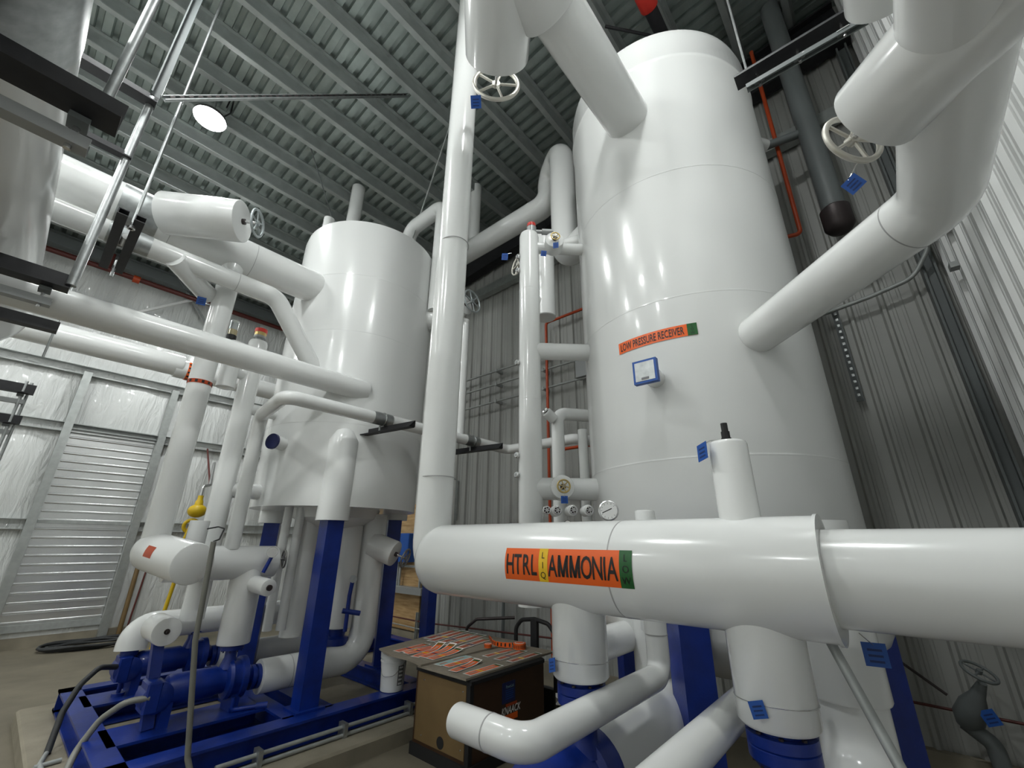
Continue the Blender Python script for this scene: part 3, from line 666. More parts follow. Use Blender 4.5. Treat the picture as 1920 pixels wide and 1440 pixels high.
for z, r in ((4.28, .09), (3.55, .07), (2.55, .09)): part('nozzle', G().cyl((1.62, 5.88, z), (2.15, 5.90, z), r, 28), 'jacket', t)
part('capped_branch', G().lathe((1.36, 5.80, 3.72), (0, 0, 1), [(0, .09), (.005, .1), (.6, .1)], 28), 'jacket', t)
part('branch_link', G().cyl((1.36, 5.80, 3.95), (1.62, 5.88, 3.95), .06, 20), 'jacket', t)
v = thing('relief_valve', (1.62, 5.88, 4.46), 'relief valve with red and brass cap on the left level column', 'valve')
part('body', G().lathe((1.62, 5.88, 4.44), (0, 0, 1), [(0, .05), (.06, .05), (.07, .075), (.10, .075)], 20), 'panel_grey', v)
part('brass_ring', G().lathe((1.62, 5.88, 4.54), (0, 0, 1), [(0, .07), (.05, .07)], 20), 'brass', v); part('red_cap', G().lathe((1.62, 5.88, 4.59), (0, 0, 1), [(0, .075), (.05, .075), (.06, .05)], 20), 'red', v)
v = thing('sight_glass', (1.32, 5.85, 4.42), 'small clear sight glass with amber oil behind the long pipe', 'sight glass')
part('cup', G().cyl((1.30, 5.85, 4.42), (1.30, 5.85, 4.62), .05, 20), 'glass', v); part('base', G().cyl((1.30, 5.85, 4.36), (1.30, 5.85, 4.42), .055, 20), 'rubber', v); part('oil', G().cyl((1.30, 5.85, 4.425), (1.30, 5.85, 4.5), .04, 20), 'brass', v)
nv = thing('nameplate_stub', (2.05, 5.7, 3.2), 'blue edged nameplate stub on the left side of the wide vessel', 'nameplate')
part('stub', G().cyl((2.15, 5.62, 3.12), (1.93, 5.52, 3.12), .08, 24, bev=.008), 'jacket', nv); part('frame', G().lathe((1.93, 5.52, 3.12), (-.9, -.42, 0), [(0, .095), (.03, .095), (.035, .08)], 20), 'navy', nv)

# --- G: branch on the right side of the wide vessel, F over its top
pipe('side_branch_pipe', [(3.66, 5.32, 5.45), (4.12, 4.64, 5.45)], .2, 'thick white branch pointing right from the wide vessel', n=40, bev=.012)
pipe('branch_drop_pipe', [(4.12, 4.62, 5.4), (4.12, 4.62, Z5)], .075, 'thin white vertical pipe dropping behind the riser', n=28)
valve('branch_valve', (4.02, 4.72, 5.62), (.08, -1, .06), .18, .17, 'white valve with grey spoked handwheel behind the riser', .20, 'wheel_grey', .15, 6, .014, wheel_hint=(0, 0, 1))
pipe('overhead_loop_pipe', [(3.74, 4.92, 5.5), (3.74, 4.92, 7.7), (3.74, 5.95, 7.7), (3.74, 5.95, 6.55)], .135, 'white pipe looping over the top of the wide vessel', n=36, bend=.22)
pipe('tall_vent_pipe', [(3.05, 6.95, 6.0), (3.05, 6.95, 8.9)], .13, 'white pipe standing behind the left shoulder of the wide vessel', n=28)
pipe('short_vent_pipe', [(2.65, 7.1, 6.0), (2.65, 7.1, 7.9)], .1, 'slimmer white pipe just left of the one behind the wide vessel', n=28)
# --- E: high pipe between vessels
pipe('gooseneck_pipe', [(4.2, 2.2, 5.95), (4.45, 2.84, 5.95), (4.45, 2.84, 8.1), (4.80, 3.35, 8.1), (4.80, 3.35, 7.55), (4.80, 7.4, 7.55)], .2, 'white gooseneck pipe rising behind the tall vessel and running back', n=40, bend=.24)
pipe('hanging_drop_pipe', [(4.75, 5.2, 7.5), (4.75, 5.2, 9.1)], .115, 'white vertical pipe hidden behind the slim riser near the roof', n=28)
t = thing('liquid_pot', (3.95, 2.75, 4.95), 'white capped pot hanging behind the level column', 'pipe fitting')
part('jacket', G().lathe((3.92, 2.85, 4.72), (0, 0, 1), [(0, .125), (.01, .135), (1.3, .135)], 32), 'jacket', t); part('link', G().cyl((3.92, 2.85, 5.75), (4.1, 2.1, 5.75), .085, 24), 'jacket', t); part('branch', G().cyl((3.92, 2.85, 4.95), (3.62, 2.98, 4.88), .085, 24, bev=.01), 'jacket', t)
valve('pot_valve', (3.9, 2.87, 5.35), (-.85, .25, .1), .22, .06, 'valve with pale handwheel peeking out left of the level column', .16, 'wheel', .17, 5, .011)
vtag((3.45, 3.15, 5.55), (-.8, -.4, -.3), (.3, 0, 1), 'bright blue tag left of the level column top', .085, [(3.5, 3.08, 5.6)])

# ================================================================== BLUE SKID AND LEFT PUMPS
sk = thing('pump_skid', (3.1, 6.2, .15), 'blue painted steel skid frame on the concrete pad under the wide vessel', 'skid')
def beam(a, b, w_=.2, h_=.2, top=.36): return G().prof((a[0], a[1], top - h_), (b[0], b[1], top - h_), Ip(w_, h_, .022))
for a, b, w_ in (((.98, 4.88), (5.4, 4.88), .22), ((.98, 7.64), (5.4, 7.64), .2), ((1.1, 5.64), (2.35, 5.64), .5), ((1.1, 7.0), (2.35, 7.0), .48)):
    part('rail', beam(a, b, w_), 'blue', sk, smooth=False)
for x, y0, y1, w_ in ((1.07, 4.78, 7.74, .18), (2.42, 4.95, 7.6, .16), (2.76, 4.95, 7.6, .2), (3.95, 4.95, 7.6, .18), (5.3, 4.78, 7.74, .18)):
    part('cross_member', beam((x, y0), (x, y1), w_), 'blue', sk, smooth=False)
solo('skid_post', G().prof((4.86, 5.95, .36), (4.86, 5.95, 1.95), [(-.085, -.085), (.085, -.085), (.085, .085), (-.085, .085)], hint=(1, 0, 0)), 'blue', 'lone blue square post beyond the skid right of the plywood', 'post', smooth=False)
def pump_left(y, lb):
    t = thing('skid_pump', (1.9, y, .36), lb, 'pump', 'blue pumps on the skid')
    z = .64
    part('motor', G().lathe((1.46, y, z), (1, 0, 0), [(0, .09), (.02, .125), (.05, .133), (.42, .133), (.44, .12), (.52, .12)], 36), 'blue', t)
    part('end_bell', G().lathe((1.40, y, z - .02), (0, -1, 0), [(-.13, .10), (-.11, .125), (.13, .125), (.15, .10)], 28), 'blue', t)
    part('terminal_box', G().cbox(1.30, 1.42, y - .16, y + .1, z - .12, z + .12, .015), 'blue', t)
    part('volute', G().lathe((1.96, y, z), (1, 0, 0), [(0, .12), (.02, .175), (.05, .185), (.07, .17), (.13, .17), (.14, .19), (.19, .19), (.21, .12), (.27, .075)], 40), 'blue', t)
    part('suction_flange', G().lathe((2.22, y, z - .03), (1, 0, 0), [(0, .07), (0, .115), (.035, .115), (.035, .09), (.055, .09), (.055, .115), (.09, .115), (.09, .07)], 32), 'blue', t)
    part('discharge_neck', G().lathe((1.99, y, z + .1), (0, 0, 1), [(0, .09), (.1, .055), (.17, .055), (.17, .11), (.205, .11), (.205, .10), (.24, .105), (.28, .105), (.285, .09)], 28), 'blue', t)
    for k in range(8):
        a = 2 * PI * k / 8 + .3
        part('flange_bolt', G().cyl((1.99 + .09 * math.cos(a), y + .09 * math.sin(a), z + .25), (1.99 + .09 * math.cos(a), y + .09 * math.sin(a), z + .41), .009, 6), 'navy', t)
    for x in (1.5, 2.08): part('foot', G().prof((x, y, .36), (x, y, z - .08), [(-.04, -.11), (.04, -.11), (.05, .11), (-.05, .11)], hint=(0, 1, 0)), 'blue', t, smooth=False)
    part('drain_valve', G().tube([(2.06, y - .12, z - .15), (2.06, y - .12, z - .26), (2.28, y - .2, z - .26)], .022, 12, bend=.03), 'blue', t)
    part('drain_cap', G().cyl((2.26, y - .195, z - .26), (2.36, y - .235, z - .26), .035, 12), 'blue', t)
    return t
pump_left(5.64, 'blue pump with motor on the skid, nearest the concrete pad edge')
pump_left(7.0, 'blue pump with motor on the skid, behind the nearer pump')
solo('valve_stand', G().prof((1.40, 5.62, .36), (1.35, 5.76, 1.05), [(-.045, -.045), (.045, -.045), (.045, .045), (-.045, .045)], hint=(1, 0, 0)), 'blue', 'blue steel stand under the short capped valve on the skid', 'stand', smooth=False)
t = thing('blue_check_valve', (1.39, 6.98, .36), 'blue bare valve on a thin leg at the left skid edge', 'valve')
part('body', G().lathe((1.39, 6.98, .72), (0, 0, 1), [(0, .04), (.03, .085), (.10, .085), (.12, .05), (.2, .07), (.24, .07)], 20), 'blue', t)
part('leg', G().cyl((1.39, 6.98, .36), (1.39, 6.98, .73), .022, 10), 'blue', t); part('leg_foot', G().cyl((1.39, 6.98, .36), (1.39, 6.98, .39), .06, 12), 'blue', t)
# white headers above the pumps
t = thing('pump_suction_header', (1.15, 5.3, 1.6), 'white capped header with round end face at the foot of the tall riser', 'pipe')
part('jacket', G().lathe((1.062, 5.80, 1.894), V((1.245, 4.86, 1.79)) - V((1.062, 5.80, 1.894)), [(0, .09), (.02, .12), (.06, .155), (.12, .175), (.17, .178), (.955, .178), (.962, .175), (.965, .170)], 44), 'jacket', t)
part('small_marker', mapg(patch(.16, .10, 2, 6, lambda p: p), lambda p: V((1.09, 5.66, 1.88)).lerp(V((1.245, 4.86, 1.79)), .42 + p.x / .82) + V((-.972, -.19, .0)) * (.1815 * math.cos(p.y / .18 + .25)) + V((.02, -.11, .994)) * (.1815 * math.sin(p.y / .18 + .25))), 'orange_pipe', t, 'small orange marker')
t = thing('pump_outlet_header', (1.9, 5.64, 1.58), 'white horizontal header over the nearer skid pump', 'pipe')
part('jacket', G().cyl((1.2, 5.64, 1.76), (2.26, 5.64, 1.76), .172, 40, bev=.03), 'jacket', t)
part('neck', G().cyl((1.38, 5.50, 1.9), (1.38, 5.50, 2.18), .088, 28, bev=.006), 'jacket', t)
t = thing('skid_pump_riser', (1.99, 5.64, .95), 'white vertical casing standing on the nearer skid pump', 'pipe')
part('jacket', G().lathe((1.99, 5.64, .96), (0, 0, 1), [(0, .12), (0, .152), (.01, .158), (.8, .158)], 40), 'jacket', t)
part('branch', G().cyl((2.02, 5.6, 1.55), (2.08, 5.22, 1.52), .085, 28, bev=.006), 'jacket', t); part('branch_plug', G().cyl((2.08, 5.22, 1.52), (2.083, 5.20, 1.519), .03, 16), 'stem_dark', t)
valve('header_valve', (2.2, 5.64, 1.78), (1, -.15, .05), .07, .04, 'dark handwheel at the right end of the skid header', .105, 'wheel_dark', .08, 4, .010, n=20)
g_ = thing('pressure_gauge', (2.1, 5.4, 1.8), 'small round gauge on a blue neck above the skid header', 'gauge')
part('case', G().lathe((2.10, 5.36, 1.87), (-.35, -.93, 0), [(-.02, .05), (.01, .058), (.02, .055)], 24), 'steel', g_); part('dial', G().lathe((2.092, 5.34, 1.87), (-.35, -.93, 0), [(.0, .048), (.003, .048)], 24), 'dial', g_)
part('neck', G().cyl((2.11, 5.38, 1.82), (2.06, 5.40, 1.66), .02, 10), 'blue', g_)
t = thing('back_pump_header', (2.4, 7.0, .85), 'white lower header over the rear skid pump with an elbow down at its left end', 'pipe')
part('jacket', G().tube([(1.39, 6.98, .80), (1.40, 7.0, 1.03), (3.5, 7.0, 1.03)], .150, 40, bend=.17), 'jacket', t)
t = valve('capped_valve', (1.36, 6.02, 1.15), (0.02, -1, 0), .40, .125, 'short fat white valve cap with dark stem hole in front of the lower header', 0, 'wheel', .02, n=44)
t = thing('skid_suction_pipe', (2.9, 5.64, .36), 'fat white suction pipe bending up from the nearer skid pump', 'pipe')
part('jacket', G().tube([(2.31, 5.64, .60), (3.53, 5.64, .60), (3.53, 5.64, 2.35)], .165, 40, bend=.30, bev=.008), 'jacket', t)
part('jacket_seam', G().band((2.62, 5.64, .60), (1, 0, 0), .165, .006, .001, 40), 'seam', t)
valve('suction_valve', (3.50, 5.58, 1.95), (.45, -.75, -.30), .36, .165, 'white suction valve with dark handwheel near the plywood', .13, 'wheel_dark', .16, 5, .013, stem_r=.014)
pipe('rear_suction_pipe', [(2.3, 7.0, .58), (3.6, 7.0, .58), (3.6, 7.0, 2.2)], .15, 'white suction pipe of the rear skid pump in shadow', n=36, bend=.28)
for (x, y, r, lab, z0) in ((2.40, 5.86, .052, 'thin white drop pipe left of the fat one under the wide vessel', 1.0), (2.53, 5.80, .055, 'second thin white drop pipe beside the fat one under the wide vessel', 1.0), (2.72, 5.92, .135, 'fat white drop pipe under the wide vessel', .9)):
    pipe('drop_pipe', [(x, y, 2.5), (x, y, z0)], r, lab, n=28, base=(x, y, z0), group='drop pipes under the wide vessel')
pipe('shaded_drop_pipe', [(3.22, 5.74, 2.2), (3.22, 5.74, .95)], .17, 'grey shaded drop leg behind the blue front leg', n=32, bev=.02)
t = thing('blue_gauge_valve', (3.2, 5.5, 1.1), 'small blue needle valve with gauge behind the blue front leg', 'valve')
part('body', G().tube([(3.16, 5.44, .95), (3.16, 5.44, 1.35), (3.17, 5.43, 1.5)], .025, 10), 'blue', t); part('bonnet', G().cyl((3.10, 5.46, 1.18), (3.30, 5.38, 1.14), .03, 10), 'blue', t)
part('gauge', G().lathe((3.17, 5.42, 1.54), (-.4, -.9, 0), [(0, .045), (.02, .045)], 20), 'galv', t)
solo('low_blue_valve', G().lathe((3.22, 5.74, .72), (0, 0, 1), [(0, .09), (.05, .15), (.12, .15), (.14, .1), (.24, .12)], 24), 'blue', 'blue flange below the shaded drop leg', 'flange')
# conduits around the skid
solo('bent_conduit', G().tube([(1.31, 4.66, 1.98), (1.36, 4.70, 1.2), (1.50, 4.70, .36), (1.55, 4.66, .22), (1.75, 4.66, .2)], .022, 14, bend=.08), 'conduit_grey', 'grey conduit dropping in front of the skid pumps to the pad', 'conduit')
solo('signal_cord', G().tube([(1.44, 5.42, 2.1), (1.50, 5.30, 2.12), (1.50, 5.1, 2.1), (1.42, 4.9, 2.0), (1.31, 4.66, 1.98)], .007, 8, bend=.05), 'rubber', 'thin cord linking the conduit to the white neck', 'cord')
for k, (z, lab) in enumerate(((.24, 'upper grey conduit along the front of the blue skid'), (.18, 'lower grey conduit along the front of the blue skid'))):
    solo('skid_conduit', G().tube([(1.72, 4.70 - .03 * k, z - .01), (4.6, 4.70 - .03 * k, z - .01)], .018, 12), 'galv_dull', lab, 'conduit', 'conduits along the skid front')
for x in (2.05, 2.85, 3.65): solo('conduit_clamp', G().bx(x - .02, x + .02, 4.64, 4.76, .12, .27), 'galv', 'conduit clamp %s on the skid front' % {2.05: 'nearest the bent conduit', 2.85: 'in the middle', 3.65: 'nearest the bucket'}[x], 'clamp', 'clamps on the skid conduits', smooth=False)
solo('flexible_conduit', G().tube([(1.32, 6.9, .66), (1.12, 6.72, .72), (.98, 6.56, .62), (.90, 6.48, .42), (.86, 6.30, .16)], .027, 12, bend=.15), 'hose', 'black flexible conduit arching from the rear skid pump', 'conduit')
solo('flexible_conduit', G().tube([(1.34, 5.5, .64), (1.18, 5.54, .64), (1.06, 5.70, .50), (.96, 5.72, .30), (.90, 5.55, .16)], .027, 12, bend=.15), 'conduit_grey', 'grey flexible conduit arching from the nearer skid pump', 'conduit')
solo('ground_conduit', G().tube([(.86, 6.32, .17), (.80, 6.05, .17), (.80, 4.6, .17)], .018, 12), 'galv_dull', 'grey conduit lying on the pad at the skid left end', 'conduit')
solo('ground_conduit', G().tube([(.93, 6.02, .17), (.76, 6.0, .17)], .018, 12), 'galv_dull', 'short cross conduit on the pad at the skid left end', 'conduit')

# ================================================================== TOOL BOX, MARKERS, BUCKET
x0, x1, y0, y1, zb, zt = 3.35, 4.5, 3.40, 4.21, .10, .72
b = thing('tool_box', (3.92, 3.8, 0), 'brown steel job site tool chest with KNAACK lettering', 'tool box')
part('body', G().bx(x0, x1, y0, y1, zb, zt), 'box_brown', b, smooth=False)
part('end_panel', G().bx(x0 - .006, x0 + .01, y0 + .05, y1 - .03, zb + .03, zt - .01), 'box_tan', b, 'tan end panel', smooth=False)
part('lid', G().cbox(x0 - .015, x1 + .015, y0 - .015, y1 + .015, zt, zt + .045, .015), 'rubber', b, 'black lid rim')
part('corner_guard', G().bx(x0 - .008, x0 + .04, y0 - .008, y0 + .04, zb, zt), 'rubber', b, smooth=False)
part('base', G().bx(x0 - .02, x1 + .02, y0 - .02, y1 + .02, .0, zb), 'rubber', b, 'black base skid', smooth=False)
part('pull_hole', G().lathe((x0 - .004, 3.78, .19), (-1, 0, 0), [(0, .05), (.006, .05), (.007, .04)], 24), 'rubber', b)
for (y, z) in ((4.075, .652), (3.493, .655), (4.074, .182), (3.5, .2)): part('rivet', G().lathe((x0 - .006, y, z), (-1, 0, 0), [(0, .008), (.004, .006)], 10), 'steel', b)
st = part('sticker', G().bx(3.80, 4.00, y0 - .004, y0, .47, .65), 'navy', b, 'dark blue instruction sticker', smooth=False)
part('sticker_text', mapg(letters('PowerLok', .028, 0, sx=.75), lambda p: V((3.915 + p.x, y0 - .006, .61 + p.y))), 'teal_paper', st, smooth=False)
for k in range(5): part('text_line', G().bx(3.85, 3.975 - .01 * (k % 2), y0 - .006, y0 - .004, .575 - .018 * k, .580 - .018 * k), 'tag_blue', st, smooth=False)
part('brand_bar', G().bx(3.80, 4.04, y0 - .005, y0, .315, .368), 'label_orange', b, 'orange bar', smooth=False)
part('brand_bar', G().bx(3.86, 4.03, y0 - .005, y0, .437, .46), 'orange_pipe', b, smooth=False)
part('lettering', mapg(letters('KNAACK', .062, 0, shear=.25, bold=.02, sx=.8), lambda p: V((3.93 + p.x, y0 - .007, .408 + p.y))), 'paper', b, 'white slanted KNAACK lettering', smooth=False)
solo('cover_board', G().prof((3.28, 3.76, .768), (4.74, 3.79, .768), [(-.36, 0), (.36, 0), (.36, .02), (-.36, .02)]), 'board', 'grey dusty board on the tool box lid', 'board', smooth=False)
solo('cardboard_sheet', G().add([(3.25, 4.04, .790), (3.30, 4.30, .790), (3.27, 4.66, .79), (3.36, 4.97, .79), (4.74, 5.22, .79), (4.80, 4.02, .79), (3.25, 4.04, .806), (3.30, 4.30, .806), (3.27, 4.66, .806), (3.36, 4.97, .806), (4.74, 5.22, .806), (4.80, 4.02, .806)],
     [(0, 1, 2, 3, 4, 5), (11, 10, 9, 8, 7, 6)] + [(i, (i + 1) % 6, 6 + (i + 1) % 6, 6 + i) for i in range(6)]), 'board', 'brown cardboard sheet overhanging the tool box towards the bucket', 'cardboard', smooth=False)
strips = [(3.396, 4.627, 3.907, 4.677), (3.424, 4.525, 3.878, 4.501), (3.397, 4.448, 3.882, 4.456), (3.401, 4.272, 3.935, 4.440), (3.439, 4.199, 3.972, 4.282), (3.437, 4.071, 3.938, 4.126), (3.399, 3.895, 3.885, 3.929), (3.415, 3.789, 3.875, 3.801), (3.350, 3.604, 3.783, 3.670), (3.368, 3.426, 3.860, 3.432),
          (4.076, 4.893, 4.742, 5.035), (4.010, 4.741, 4.781, 4.912), (3.997, 4.582, 4.773, 4.716), (4.011, 4.401, 4.772, 4.551), (3.979, 4.196, 4.635, 4.313), (3.986, 3.786, 4.516, 3.786), (3.977, 3.592, 4.510, 3.634), (3.997, 3.430, 4.536, 3.437)]
where = ['leftmost in the row over the bucket', 'second from the left over the bucket', 'third from the left over the bucket', 'fourth, with a curled green tip', 'fifth, with a curled green tip', 'sixth, at the board joint', 'teal backed one in the front row', 'right of the teal one', 'with a raised curl near the tool box corner', 'nearest the tool box front corner',
         'furthest back in the stacked group', 'second of the back group', 'third of the back group', 'fourth of the back group', 'last of the back group beside the small roll', 'below the big tape roll', 'second from the right edge of the board', 'nearest the right edge of the board']
for i, (ax, ay, bx_, by_) in enumerate(strips):
    a, c = V((ax, ay, 0)), V((bx_, by_, 0)); d = (c - a); L = d.length; d.normalize(); n = V((-d.y, d.x, 0))
    w_ = .112 if i < 10 else .135 if i < 15 else .10
    zz = (.792 if (i in (6, 7, 8, 9, 15, 16, 17)) else .810) + .0016 * (i % 3)
    curl = .05 if i in (3, 4) else (.025 if i in (5, 8) else 0)
    def fn(p, L=L, a=a, d=d, n=n, zz=zz, curl=curl):
        s = (p.x + L / 2) / L
        return V(a + d * (s * L) + n * (p.y + w_ * .5) + V((0, 0, zz + curl * max(0, (s - .6) / .4) ** 2)))
    t = thing('pipe_marker_strip', a + V((0, 0, zz)), 'marker strip on the tool box, ' + where[i], 'marker', 'loose pipe markers on the tool box')
    part('backing', patch(L, w_, 10, 1, fn), 'paper', t)
    inn = lambda p, fn=fn, L=L: fn(V((p.x, p.y, 0))) + V((0, 0, .0012))
    m_ = 'teal_paper' if i == 6 else ('film' if 10 <= i else 'label_orange')
    f_ = part('printed_face', patch(L * .93, w_ * .78, 10, 1, inn), m_, t)
    for cx, cw, cm in ((-.12 * L, .06 * L, 'label_yellow' if i % 2 else 'navy'), (.42 * L, .07 * L, 'label_green')):
        if i != 6: part('colour_flag', mapg(patch(cw, w_ * .78, 2, 1, lambda p: p), lambda p, fn=fn, cx=cx: fn(V((p.x + cx, p.y, 0))) + V((0, 0, .0018))), cm, f_)
    for cx, cw in ((-.32 * L, .22 * L), (.16 * L, .36 * L)):
        part('print_line', mapg(patch(cw, w_ * .3, 4, 1, lambda p: p), lambda p, fn=fn, cx=cx: fn(V((p.x + cx, p.y, 0))) + V((0, 0, .0018))), 'film' if i < 10 else 'orange_pipe', f_)
def tape(c, R, hgt, lab, n=20):
    t = thing('tape_roll', c, lab, 'tape', 'rolls of orange tape')
    c = V(c)
    part('roll', G().lathe(c, (0, 0, 1), [(0, R * .72), (0, R), (hgt, R), (hgt, R * .72)], 36), 'label_orange', t)
    part('core', G().lathe(c + V((0, 0, .001)), (0, 0, 1), [(0, R * .62), (0, R * .74), (hgt + .002, R * .74), (hgt + .002, R * .62)], 36, cap0=False, cap1=False), 'paper', t)
    for k in range(n):
        a = 2 * PI * k / n
        part('arrow', G().box(c + V((R * math.cos(a), R * math.sin(a), hgt / 2)), (R * .13, hgt * .6, .002), [V((-math.sin(a), math.cos(a), 0)), V((0, 0, 1)), V((math.cos(a), math.sin(a), 0))]), 'label_ink', t, smooth=False)
    return t
tr = tape((4.55, 3.80, .79), .078, .062, 'larger roll of orange arrow tape on the board')
g = G(); pts = [(4.48, 3.86), (4.42, 3.95), (4.40, 4.05), (4.44, 4.15), (4.52, 4.24), (4.60, 4.36), (4.70, 4.46)]
vs = [V((x, y, z)) for z in (.80, .855) for x, y in pts]; n = len(pts)
part('unrolled_tail', g.add(vs, [(i, i + 1, n + i + 1, n + i) for i in range(n - 1)]), 'label_orange', tr)
for i in range(n - 1):
    (xa, ya), (xb, yb) = pts[i], pts[i + 1]; d = V((xb - xa, yb - ya, 0)).normalized()
    for k in (.25, .75): part('arrow', G().box((xa + (xb - xa) * k, ya + (yb - ya) * k, .828), (.018, .036, .004), [d, V((0, 0, 1)), V((-d.y, d.x, 0))]), 'label_ink', tr, smooth=False)
tape((4.27, 4.06, .808), .045, .04, 'smaller roll of orange arrow tape on the board', 16)
bk = thing('bucket', (3.56, 4.93, .36), 'white plastic bucket standing on the blue skid rail', 'bucket')
bc = V((3.56, 4.93, .362))
part('pail', G().lathe(bc, (0, 0, 1), [(0, .125), (.005, .131), (.30, .147), (.30, .157), (.315, .157), (.315, .148), (.335, .148), (.335, .158), (.37, .158)], 44), 'bucket', bk)
part('lid', G().lathe(bc + V((0, 0, .365)), (0, 0, 1), [(0, .160), (.02, .160), (.024, .150), (.016, .146), (.016, .01)], 44), 'bucket', bk)
part('bail_wire', G().tube([bc + V((-.10, .12, .29)), bc + V((-.17, -.02, .16)), bc + V((-.09, -.14, .17)), bc + V((.05, -.145, .29))], .003, 8, bend=.08), 'steel', bk)
lab = part('printed_label', mapg(patch(.075, .20, 6, 2, lambda p: p), lambda p: V((bc.x + (.1408 + p.y * .05) * math.cos(-1.52 + p.x / .14), bc.y + (.1408 + p.y * .05) * math.sin(-1.52 + p.x / .14), bc.z + .165 + p.y))), 'print_grey', bk, 'grey printed label')
for k in range(5): part('print_mark', mapg(patch(.05, .018, 4, 1, lambda p: p), lambda p, k=k: V((bc.x + (.1418 + (.08 - .04 * k) * .05) * math.cos(-1.52 + p.x / .14), bc.y + (.1418 + (.08 - .04 * k) * .05) * math.sin(-1.52 + p.x / .14), bc.z + .165 + .08 - .04 * k + p.y))), 'bucket', lab)
# behind the box
ht = thing('hand_truck', (5.0, 3.9, 0), 'black hand truck handle loop behind the tool box', 'hand truck')
part('handle_loop', G().tube([(4.98, 4.22, .3), (4.98, 4.22, .92), (4.98, 4.12, 1.02), (4.98, 3.9, 1.05), (4.98, 3.68, 1.02), (4.98, 3.58, .92), (4.98, 3.58, .3)], .026, 14, bend=.12), 'rubber', ht)
part('centre_bar', G().bx(4.955, 5.005, 3.85, 3.95, .3, 1.05), 'rubber', ht, smooth=False)
part('toe_plate', G().bx(4.85, 5.05, 3.6, 4.2, .0, .02), 'rubber', ht, smooth=False); part('frame', G().bx(4.96, 5.0, 3.6, 4.2, .02, .32), 'rubber', ht, smooth=False)
solo('clamp_tool', G().tube([(5.0, 5.15, .0), (5.0, 5.2, .80), (5.05, 5.05, .92), (5.4, 4.6, .95)], .022, 12, bend=.08), 'stem_dark', 'dark pipe tool leaning behind the marker strips', 'tool')
for i, (x, y, r, lab) in enumerate(((5.5, 3.86, .3, 'white paper scrap on the floor nearer the tool box'), (5.72, 4.02, .9, 'white paper scrap on the floor nearer the back wall'))):
    d = V((math.cos(r), math.sin(r), 0)); n_ = V((-d.y, d.x, 0))
    solo('paper_scrap', patch(.32, .16, 6, 2, lambda p: V((x, y, .012)) + d * p.x + n_ * p.y + V((0, 0, .03 * (p.x / .16) ** 2))), 'paper', lab, 'paper', 'paper scraps on the floor')
solo('floor_hose', G().tube([(4.7, 3.2, .02), (5.2, 3.3, .02), (5.6, 3.7, .02), (5.9, 4.3, .02), (5.8, 5.0, .02)], .02, 10, bend=.3), 'hose', 'black hose on the floor right of the tool box', 'hose')

# ================================================================== BACK WALL FITTINGS
XW = XB - .01
solo('plywood_board', G().bx(XW - .03, XW - .005, 7.72, 9.6, .30, 2.78), 'plywood', 'plywood backboard fixed to the back wall', 'plywood', smooth=False)
t = thing('electrical_cabinet', (5.95, 8.35, 1.58), 'blue electrical cabinet on the plywood board', 'cabinet')
part('body', G().cbox(5.85, XW - .03, 7.98, 8.70, 1.58, 2.16, .012), 'tag_blue', t); part('warning_label', G().bx(5.845, 5.85, 8.5, 8.6, 1.98, 2.1), 'paper', t, smooth=False); part('warning_print', G().bx(5.843, 5.846, 8.51, 8.59, 2.05, 2.09), 'red', t, smooth=False)
solo('wire_trough', G().cbox(5.88, XW - .03, 7.47, 9.3, .98, 1.11, .008), 'panel_grey', 'grey wire trough below the blue cabinet', 'wireway')
for k, (y, z0_, z1_) in enumerate(((8.40, 1.1, 1.6), (8.32, 1.1, 1.6), (7.62, 1.1, 1.55))):
    solo('cabinet_conduit', G().tube([(5.95, y, z0_), (5.95, y, z1_)], .025, 12), 'galv_dull', ['left', 'right', 'detached'][k] + ' conduit rising from the grey wire trough', 'conduit', 'conduits above the wire trough')
solo('strut_rail', G().prof((5.98, 7.3, 1.50), (5.98, 8.5, 1.50), Up(.04, .04, .004), hint=(-1, 0, 0)), 'galv_dull', 'steel strut rail under the blue cabinet', 'strut', smooth=False)
solo('strut_post', G().prof((5.93, 7.55, .02), (5.93, 7.55, .68), Up(.05, .05, .005), hint=(-1, 0, 0)), 'galv_dull', 'short steel strut post left of the lone blue post', 'strut', smooth=False)
solo('copper_line', G().tube([(5.90, 9.6, .53), (5.90, 7.3, .53), (5.90, 4.2, .66)], .014, 10, bend=.2), 'red_pipe', 'rusty thin pipe low along the back wall', 'pipe')
solo('white_line', G().tube([(5.90, 9.6, .42), (5.90, 7.3, .40)], .014, 10), 'galv', 'pale thin pipe just below the rusty one', 'pipe')
solo('wall_downpipe', G().tube([(5.98, 5.35, .3), (5.98, 5.35, 1.7)], .03, 12), 'dark_pipe', 'dark thin upright on the wall above the clamp tool', 'pipe')
for k, z in enumerate((5.34, 5.04, 4.67)):
    t = thing('wall_conduit', (5.98, 5.0, z), ['top', 'middle', 'lowest'][k] + ' of three grey conduits high on the back wall', 'conduit', 'conduits on the back wall')
    part('tube', G().tube([(5.95, 6.95, z), (5.95, [4.0, 3.6, 1.9][k], z)], .02, 12), 'galv_dull', t)
    for y in (6.9, 5.6, 4.4): part('clip', G().bx(5.92, 6.12, y - .02, y + .02, z - .03, z + .03), 'galv_dull', t, smooth=False)
solo('strut_upright', G().prof((6.09, 6.93, 4.3), (6.09, 6.93, 5.45), Up(.04, .04, .004), hint=(-1, 0, 0)), 'galv_dull', 'steel strut upright holding the three wall conduits', 'strut', smooth=False)
solo('strut_upright', G().prof((6.12, 6.80, 2.4), (6.12, 6.80, 3.2), Up(.04, .04, .004), hint=(-1, 0, 0)), 'galv_dull', 'short steel strut below the right angle bracket', 'strut', smooth=False)
